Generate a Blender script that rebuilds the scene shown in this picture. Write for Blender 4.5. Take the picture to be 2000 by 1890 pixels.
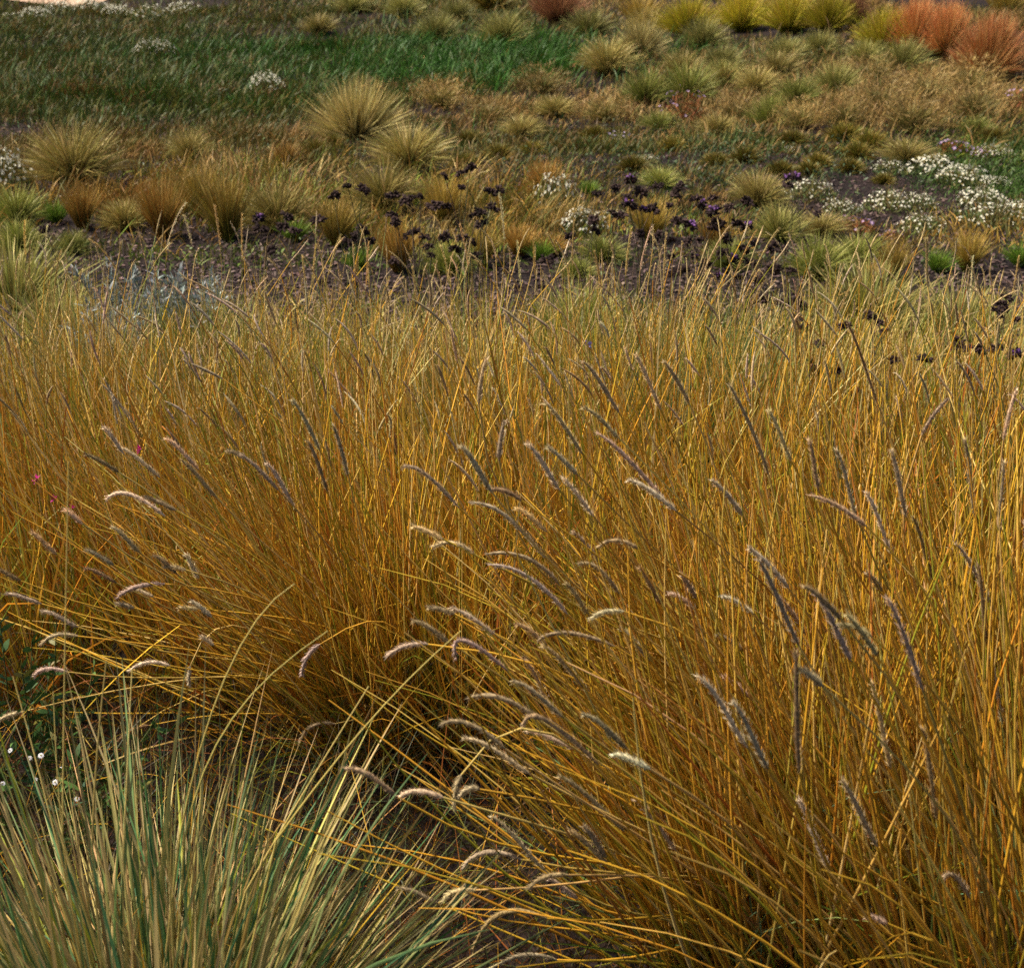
import bpy, math
import numpy as np
from math import radians, sin, cos, pi

# ------------------------------------------------------------------ camera, world, sun, exposure
sc = bpy.context.scene
for o in list(bpy.data.objects):
    bpy.data.objects.remove(o)
THETA = radians(23.8)          # camera pitch below the horizontal
CAM_H = 1.7
FPX = 2600.0                   # focal length in pixels of the 2000 px wide photograph
cam_d = bpy.data.cameras.new('camera')
cam_d.sensor_fit = 'HORIZONTAL'
cam_d.sensor_width = 36.0
cam_d.lens = 36.0 * FPX / 2000.0
cam_d.clip_start = 0.02
cam_d.clip_end = 2000.0
cam_d.dof.use_dof = True
cam_d.dof.focus_distance = 2.9
cam_d.dof.aperture_fstop = 8.0
cam = bpy.data.objects.new('camera', cam_d)
sc.collection.objects.link(cam)
cam.location = (0, 0, CAM_H)
cam.rotation_euler = (pi / 2 - THETA, 0, 0)
sc.camera = cam

SUN_EL, SUN_AZ = radians(58), radians(-72)     # azimuth clockwise from +Y: from the left, a little ahead of the camera
world = bpy.data.worlds.new('World')
sc.world = world
world.use_nodes = True
wn = world.node_tree.nodes
wl = world.node_tree.links
wn.clear()
sky = wn.new('ShaderNodeTexSky')
sky.sky_type = 'NISHITA'
sky.sun_disc = False
sky.sun_elevation = SUN_EL
sky.sun_rotation = SUN_AZ
sky.air_density = 1.0
sky.dust_density = 5.0
sky.ozone_density = 0.6
bg = wn.new('ShaderNodeBackground')
bg.inputs['Strength'].default_value = 0.05
wo = wn.new('ShaderNodeOutputWorld')
wl.new(sky.outputs['Color'], bg.inputs['Color'])
wl.new(bg.outputs['Background'], wo.inputs['Surface'])
sun_d = bpy.data.lights.new('sun', 'SUN')
sun_d.energy = 3.0
sun_d.angle = radians(8)
sun_d.color = (1.0, 0.92, 0.78)
sun = bpy.data.objects.new('sun', sun_d)
sc.collection.objects.link(sun)
sun.rotation_euler = (pi / 2 - SUN_EL, 0, pi - SUN_AZ)
sc.view_settings.view_transform = 'Standard'
sc.view_settings.look = 'None'
sc.view_settings.exposure = 1.9
sc.view_settings.gamma = 1.0
sc.view_settings.use_curve_mapping = False
sc.render.engine = 'CYCLES'
sc.cycles.use_denoising = False
sc.cycles.debug_use_spatial_splits = True
sc.cycles.max_bounces = 3
sc.cycles.diffuse_bounces = 2
sc.cycles.transmission_bounces = 3
sc.cycles.transparent_max_bounces = 4

rng = np.random.default_rng(11)
C = sc.collection

# ------------------------------------------------------------------ geometry helpers
CT, ST = cos(THETA), sin(THETA)


def gz(x, y):
    """gentle swell of the far ground"""
    x = np.asarray(x, float); y = np.asarray(y, float)
    s = np.clip((y - 8.0) / 5.0, 0, 1); s = s * s * (3 - 2 * s)
    return s * (0.10 * np.sin(0.9 * x + 0.45 * y) + 0.08 * np.sin(0.5 * x - 0.8 * y + 1.0))


def ray(px, py):
    u = (np.asarray(px, float) - 1000.0) / FPX
    v = (945.0 - np.asarray(py, float)) / FPX
    return u, CT + v * ST, -ST + v * CT


def at(px, py):
    """point of the ground seen at a pixel of the photograph"""
    dx, dy, dz = ray(px, py)
    z = np.zeros_like(dx)
    for _ in range(5):
        t = (z - CAM_H) / dz
        z = gz(dx * t, dy * t)
    return np.stack([dx * t, dy * t, z], -1)


def plane(px, py, Y):
    dx, dy, dz = ray(px, py)
    t = Y / dy
    return np.array([dx * t, Y, CAM_H + dz * t])


def project(p):
    f = p[..., 1] * CT - (p[..., 2] - CAM_H) * ST
    upc = p[..., 1] * ST + (p[..., 2] - CAM_H) * CT
    return 1000 + FPX * p[..., 0] / f, 945 - FPX * upc / f


_nz = {}


def noise2(x, y, scale, seed):
    if seed not in _nz:
        r = np.random.default_rng(1000 + seed)
        a = r.uniform(0, 2 * pi, 9); k = r.uniform(0.6, 1.9, 9)
        _nz[seed] = (k * np.cos(a), k * np.sin(a), r.uniform(0, 2 * pi, 9))
    kx, ky, ph = _nz[seed]
    s = 0
    for i in range(9):
        s = s + np.sin((x * kx[i] + y * ky[i]) / scale * 2.2 + ph[i])
    return s / 9 * 1.6          # about -1 .. 1


class MB:
    def __init__(self):
        self.v, self.q, self.t, self.c, self.n = [], [], [], [], 0

    def add(self, v, q=None, t=None, c=None):
        v = np.asarray(v, float).reshape(-1, 3)
        if q is not None and len(q):
            self.q.append(np.asarray(q).reshape(-1, 4) + self.n)
        if t is not None and len(t):
            self.t.append(np.asarray(t).reshape(-1, 3) + self.n)
        c = np.broadcast_to(np.asarray(c, float), v.shape) if np.ndim(c) == 1 else np.asarray(c, float).reshape(-1, 3)
        self.v.append(v); self.c.append(c); self.n += len(v)
        return self

    def mesh(self, name, mat, offset=None, smooth=True):
        v = np.concatenate(self.v); c = np.concatenate(self.c)
        if offset is not None:
            v = v - np.asarray(offset)
        q = np.concatenate(self.q) if self.q else np.zeros((0, 4), int)
        t = np.concatenate(self.t) if self.t else np.zeros((0, 3), int)
        me = bpy.data.meshes.new(name)
        me.vertices.add(len(v))
        me.vertices.foreach_set('co', v.astype(np.float32).ravel())
        nl = q.size + t.size
        me.loops.add(nl)
        me.loops.foreach_set('vertex_index', np.concatenate([q.ravel(), t.ravel()]).astype(np.int32))
        me.polygons.add(len(q) + len(t))
        st = np.concatenate([np.arange(len(q)) * 4, q.size + np.arange(len(t)) * 3]).astype(np.int32)
        me.polygons.foreach_set('loop_start', st)
        me.polygons.foreach_set('use_smooth', np.full(len(q) + len(t), smooth))
        a = me.color_attributes.new('Col', 'FLOAT_COLOR', 'POINT')
        cc = np.ones((len(v), 4), np.float32); cc[:, :3] = np.clip(c, 0, 1)
        a.data.foreach_set('color', cc.ravel())
        me.materials.append(mat)
        me.update(calc_edges=True)
        return me


def obj(name, mesh, parent=None, loc=(0, 0, 0), rz=0.0, s=1.0):
    o = bpy.data.objects.new(name, mesh)
    C.objects.link(o)
    o.location = loc
    o.rotation_euler = (0, 0, rz)
    o.scale = (s, s, s) if np.ndim(s) == 0 else s
    if parent is not None:
        o.parent = parent
    return o


def tag(o, label=None, cat=None, group=None, kind=None):
    for k, v in (('label', label), ('category', cat), ('group', group), ('kind', kind)):
        if v:
            o[k] = v
    if cat and not kind:
        o['kind'] = 'thing'
    return o


def grow(base, phi, th0, kap, L, S, p=1.5):
    """centre lines of blades: polar angle th0 from the vertical, bending by kap towards the tip"""
    t = np.linspace(0, 1, S)
    tm = (t[1:] + t[:-1]) / 2
    th = th0[:, None] + kap[:, None] * tm[None] ** p
    d = np.stack([np.sin(th) * np.cos(phi)[:, None], np.sin(th) * np.sin(phi)[:, None], np.cos(th)], -1)
    seg = (L / (S - 1))[:, None, None] * d
    c = np.concatenate([base[:, None], base[:, None] + np.cumsum(seg, 1)], 1)
    return c


def floor_clamp(c, lo=0.006):
    g = gz(c[..., 0], c[..., 1])
    c[..., 2] = np.maximum(c[..., 2], g + lo * np.linspace(0, 1, c.shape[1])[None] - 0.02 * (1 - np.linspace(0, 1, c.shape[1])[None]))
    return c


def unit(v):
    return v / np.maximum(np.linalg.norm(v, axis=-1, keepdims=True), 1e-9)


def lerp_cols(c0, c1, S, p=1.0):
    t = (np.linspace(0, 1, S) ** p)[None, :, None]
    return c0[:, None] * (1 - t) + c1[:, None] * t


def ribbons(mb, c, w, cols, keel=False, r=None):
    """c (N,S,3) centre lines, w (N,S) widths, cols (N,S,3)"""
    r = r or rng
    N, S, _ = c.shape
    T = unit(np.gradient(c, axis=1))
    a = r.uniform(0, 2 * pi, N)
    h = np.stack([np.cos(a), np.sin(a), np.zeros(N)], -1)[:, None]
    side = unit(np.cross(T, np.broadcast_to(h, T.shape)))
    hw = w[..., None] * 0.5 * side
    if keel:
        nrm = np.cross(side, T)
        vv = np.stack([c - hw, c + nrm * w[..., None] * 0.28, c + hw], 2)
        k = 3
    else:
        vv = np.stack([c - hw, c + hw], 2)
        k = 2
    idx = np.arange(N * S * k).reshape(N, S, k)
    q = [np.stack([idx[:, :-1, j], idx[:, :-1, j + 1], idx[:, 1:, j + 1], idx[:, 1:, j]], -1).reshape(-1, 4) for j in range(k - 1)]
    cc = np.repeat(cols[:, :, None], k, 2)
    mb.add(vv, q=np.concatenate(q), c=cc.reshape(-1, 3))
    return mb


def tubes(mb, c, rad, cols, k=3):
    N, S, _ = c.shape
    T = unit(np.gradient(c, axis=1))
    h = np.array([0.31, 0.83, 0.46])
    s1 = unit(np.cross(T, np.broadcast_to(h, T.shape)))
    s2 = np.cross(T, s1)
    a = np.arange(k) * 2 * pi / k
    vv = c[:, :, None] + rad[:, :, None, None] * (np.cos(a)[None, None, :, None] * s1[:, :, None] + np.sin(a)[None, None, :, None] * s2[:, :, None])
    idx = np.arange(N * S * k).reshape(N, S, k)
    nx = np.roll(idx, -1, 2)
    q = np.stack([idx[:, :-1], nx[:, :-1], nx[:, 1:], idx[:, 1:]], -1).reshape(-1, 4)
    mb.add(vv, q=q, c=np.repeat(cols[:, :, None], k, 2).reshape(-1, 3))
    return mb


def pick(pal, n, r=None, jit=0.16):
    """n colours from a palette of (weight, rgb)"""
    r = r or rng
    w = np.array([p[0] for p in pal], float)
    cs = np.array([p[1] for p in pal], float)
    i = r.choice(len(pal), n, p=w / w.sum())
    return cs[i] * np.exp(r.normal(0, jit, (n, 1))) * np.exp(r.normal(0, 0.05, (n, 3)))


# ------------------------------------------------------------------ materials
def new_mat(name):
    m = bpy.data.materials.new(name)
    m.use_nodes = True
    n = m.node_tree.nodes
    n.clear()
    return m, n, m.node_tree.links


def plant_mat(name, trans=0.3, rough=0.55, spec=0.3, obj_var=0.25, streak=0.25, tint=(1, 1, 1), nscale=90.0):
    m, n, l = new_mat(name)
    out = n.new('ShaderNodeOutputMaterial')
    att = n.new('ShaderNodeAttribute'); att.attribute_name = 'Col'
    oi = n.new('ShaderNodeObjectInfo')
    mr = n.new('ShaderNodeMapRange')
    mr.inputs['To Min'].default_value = 1 - obj_var
    mr.inputs['To Max'].default_value = 1 + obj_var
    l.new(oi.outputs['Random'], mr.inputs['Value'])
    tc = n.new('ShaderNodeTexCoord')
    nz = n.new('ShaderNodeTexNoise'); nz.inputs['Scale'].default_value = nscale; nz.inputs['Detail'].default_value = 0
    l.new(tc.outputs['Object'], nz.inputs['Vector'])
    mr2 = n.new('ShaderNodeMapRange')
    mr2.inputs['From Min'].default_value = 0.3; mr2.inputs['From Max'].default_value = 0.7
    mr2.inputs['To Min'].default_value = 1 - streak; mr2.inputs['To Max'].default_value = 1 + streak
    l.new(nz.outputs['Fac'], mr2.inputs['Value'])
    mu = n.new('ShaderNodeMath'); mu.operation = 'MULTIPLY'
    l.new(mr.outputs['Result'], mu.inputs[0])
    if streak:
        l.new(mr2.outputs['Result'], mu.inputs[1])
    else:
        mu.inputs[1].default_value = 1.0
    vm = n.new('ShaderNodeVectorMath'); vm.operation = 'SCALE'
    l.new(att.outputs['Color'], vm.inputs[0]); l.new(mu.outputs[0], vm.inputs['Scale'])
    vt = n.new('ShaderNodeVectorMath'); vt.operation = 'MULTIPLY'
    vt.inputs[1].default_value = tint
    l.new(vm.outputs[0], vt.inputs[0])
    pb = n.new('ShaderNodeBsdfPrincipled')
    pb.inputs['Roughness'].default_value = rough
    pb.inputs['Specular IOR Level'].default_value = spec
    l.new(vt.outputs[0], pb.inputs['Base Color'])
    tb = n.new('ShaderNodeBsdfTranslucent')
    l.new(vt.outputs[0], tb.inputs['Color'])
    mx = n.new('ShaderNodeMixShader'); mx.inputs[0].default_value = trans
    l.new(pb.outputs[0], mx.inputs[1]); l.new(tb.outputs[0], mx.inputs[2])
    l.new(mx.outputs[0], out.inputs['Surface'])
    return m


M_GRASS = plant_mat('grass_blades', trans=0.12, spec=0.2, streak=0, tint=(.74, .70, .56))
M_DRY = plant_mat('dry_grass_stems', trans=0.10, spec=0.25, obj_var=0.1, streak=0, tint=(.68, .66, .62))
M_HEAD = plant_mat('bristly_seed_head', trans=0.15, rough=0.8, spec=0.1, obj_var=0.18, streak=0.3, nscale=260, tint=(.72, .70, .68))
M_DARK = plant_mat('dry_flower_head', trans=0.05, tint=(.7, .7, .7), rough=0.9, spec=0.1, obj_var=0.3, nscale=200)
M_PETAL = plant_mat('petals', trans=0.2, tint=(.8, .8, .8), rough=0.6, spec=0.2, obj_var=0.05, streak=0.05)


def soil_mat():
    m, n, l = new_mat('mulched_soil')
    out = n.new('ShaderNodeOutputMaterial')
    pb = n.new('ShaderNodeBsdfPrincipled'); pb.inputs['Roughness'].default_value = 0.95; pb.inputs['Specular IOR Level'].default_value = 0.1
    tc = n.new('ShaderNodeTexCoord')
    n1 = n.new('ShaderNodeTexNoise'); n1.inputs['Scale'].default_value = 1.3; n1.inputs['Detail'].default_value = 8
    n2 = n.new('ShaderNodeTexNoise'); n2.inputs['Scale'].default_value = 38; n2.inputs['Detail'].default_value = 6
    vo = n.new('ShaderNodeTexVoronoi'); vo.inputs['Scale'].default_value = 55
    for x in (n1, n2, vo):
        l.new(tc.outputs['Object'], x.inputs['Vector'])
    r1 = n.new('ShaderNodeValToRGB')
    r1.color_ramp.elements[0].position = 0.35; r1.color_ramp.elements[0].color = (0.009, 0.006, 0.006, 1)
    r1.color_ramp.elements[1].position = 0.7; r1.color_ramp.elements[1].color = (0.026, 0.017, 0.015, 1)
    l.new(n1.outputs['Fac'], r1.inputs['Fac'])
    r2 = n.new('ShaderNodeValToRGB')
    r2.color_ramp.elements[0].position = 0.38; r2.color_ramp.elements[0].color = (0.55, 0.5, 0.5, 1)
    r2.color_ramp.elements[1].position = 0.68; r2.color_ramp.elements[1].color = (1.5, 1.4, 1.3, 1)
    l.new(n2.outputs['Fac'], r2.inputs['Fac'])
    mx = n.new('ShaderNodeMixRGB'); mx.blend_type = 'MULTIPLY'; mx.inputs[0].default_value = 1
    l.new(r1.outputs[0], mx.inputs[1]); l.new(r2.outputs[0], mx.inputs[2])
    l.new(mx.outputs[0], pb.inputs['Base Color'])
    ad = n.new('ShaderNodeMath'); ad.operation = 'ADD'
    l.new(n2.outputs['Fac'], ad.inputs[0]); l.new(vo.outputs['Distance'], ad.inputs[1])
    bp = n.new('ShaderNodeBump'); bp.inputs['Strength'].default_value = 0.8; bp.inputs['Distance'].default_value = 0.03
    l.new(ad.outputs[0], bp.inputs['Height']); l.new(bp.outputs[0], pb.inputs['Normal'])
    l.new(pb.outputs[0], out.inputs['Surface'])
    return m


def sand_mat():
    m, n, l = new_mat('sandy_gravel')
    out = n.new('ShaderNodeOutputMaterial')
    pb = n.new('ShaderNodeBsdfPrincipled'); pb.inputs['Roughness'].default_value = 0.95
    tc = n.new('ShaderNodeTexCoord')
    n1 = n.new('ShaderNodeTexNoise'); n1.inputs['Scale'].default_value = 6; n1.inputs['Detail'].default_value = 9
    l.new(tc.outputs['Object'], n1.inputs['Vector'])
    r1 = n.new('ShaderNodeValToRGB')
    r1.color_ramp.elements[0].position = 0.3; r1.color_ramp.elements[0].color = (0.24, 0.145, 0.085, 1)
    r1.color_ramp.elements[1].position = 0.7; r1.color_ramp.elements[1].color = (0.32, 0.20, 0.125, 1)
    l.new(n1.outputs['Fac'], r1.inputs['Fac']); l.new(r1.outputs[0], pb.inputs['Base Color'])
    bp = n.new('ShaderNodeBump'); bp.inputs['Strength'].default_value = 0.4; bp.inputs['Distance'].default_value = 0.02
    l.new(n1.outputs['Fac'], bp.inputs['Height']); l.new(bp.outputs[0], pb.inputs['Normal'])
    l.new(pb.outputs[0], out.inputs['Surface'])
    return m


# ------------------------------------------------------------------ ground and path
xs = np.concatenate([[-500, -200, -90, -45], np.linspace(-24, 24, 97), [45, 90, 200, 500]])
ys = np.concatenate([[-60, -20, -6], np.linspace(0, 40, 81), [55, 90, 180, 400, 900]])
X, Y = np.meshgrid(xs, ys)
gi = np.arange(X.size).reshape(X.shape)
gq = np.stack([gi[:-1, :-1], gi[:-1, 1:], gi[1:, 1:], gi[1:, :-1]], -1).reshape(-1, 4)
gm = MB().add(np.stack([X, Y, gz(X, Y)], -1), q=gq, c=(1, 1, 1)).mesh('ground', soil_mat())
tag(obj('ground', gm), 'dark brown mulched soil under the planting', None, None, 'structure')

pxs = np.linspace(-22, -7.3, 30)
mid = 25.7 + 0.03 * (pxs + 12) ** 2 * 0.3
PX, PT = np.meshgrid(pxs, np.linspace(-1.6, 3.2, 8))
PY = np.broadcast_to(mid, PX.shape) + PT * (1 - 0.0 * PX)
pi_ = np.arange(PX.size).reshape(PX.shape)
pq = np.stack([pi_[:-1, :-1], pi_[:-1, 1:], pi_[1:, 1:], pi_[1:, :-1]], -1).reshape(-1, 4)
pm = MB().add(np.stack([PX, PY, gz(PX, PY) + 0.03], -1), q=pq, c=(1, 1, 1)).mesh('path', sand_mat())
tag(obj('path', pm), 'pale sandy path beyond the meadow', None, None, 'structure')

# ------------------------------------------------------------------ bark mulch (stuff)
n = 12000
ppx = rng.uniform(-150, 2150, n); ppy = rng.uniform(225, 640, n)
p = at(ppx, ppy)
L_ = rng.uniform(0.012, 0.045, n); W_ = rng.uniform(0.006, 0.014, n); H_ = rng.uniform(0.003, 0.007, n)
cube = np.array([[x, y, z] for x in (-.5, .5) for y in (-.5, .5) for z in (-.5, .5)])
cq = np.array([[0, 1, 3, 2], [4, 6, 7, 5], [0, 4, 5, 1], [2, 3, 7, 6], [0, 2, 6, 4], [1, 5, 7, 3]])
vv = cube[None] * np.stack([L_, W_, H_], -1)[:, None]
ang = rng.uniform(0, 2 * pi, n); tl = rng.normal(0, 0.25, n)
x2 = vv[..., 0] * np.cos(tl)[:, None] - vv[..., 2] * np.sin(tl)[:, None]
z2 = vv[..., 0] * np.sin(tl)[:, None] + vv[..., 2] * np.cos(tl)[:, None]
vx = x2 * np.cos(ang)[:, None] - vv[..., 1] * np.sin(ang)[:, None]
vy = x2 * np.sin(ang)[:, None] + vv[..., 1] * np.cos(ang)[:, None]
vv = np.stack([vx, vy, z2], -1) + (p + np.array([0, 0, 0.006]))[:, None]
cc = pick([(4, (.10, .066, .060)), (3, (.13, .088, .076)), (2, (.06, .041, .038)), (.4, (.26, .18, .14))], n)
mb = MB().add(vv, q=(cq[None] + np.arange(n)[:, None, None] * 8).reshape(-1, 4), c=np.repeat(cc, 8, 0))
tag(obj('bark_mulch', mb.mesh('bark_mulch', M_DARK, smooth=False)), 'brown bark chips strewn over the bare soil', 'mulch', None, 'stuff')

# ------------------------------------------------------------------ where the far tufts stand
G_SP, G_MO, G_MI, G_UP, G_YE, G_RE = 'spiky pale tussocks in the far meadow', 'small dark sedge mounds', 'misty tan grass tufts', 'upright amber and rust tufts behind the soil strip', 'yellow-green dome grasses along the back', 'red dome grasses at the back'
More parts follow.
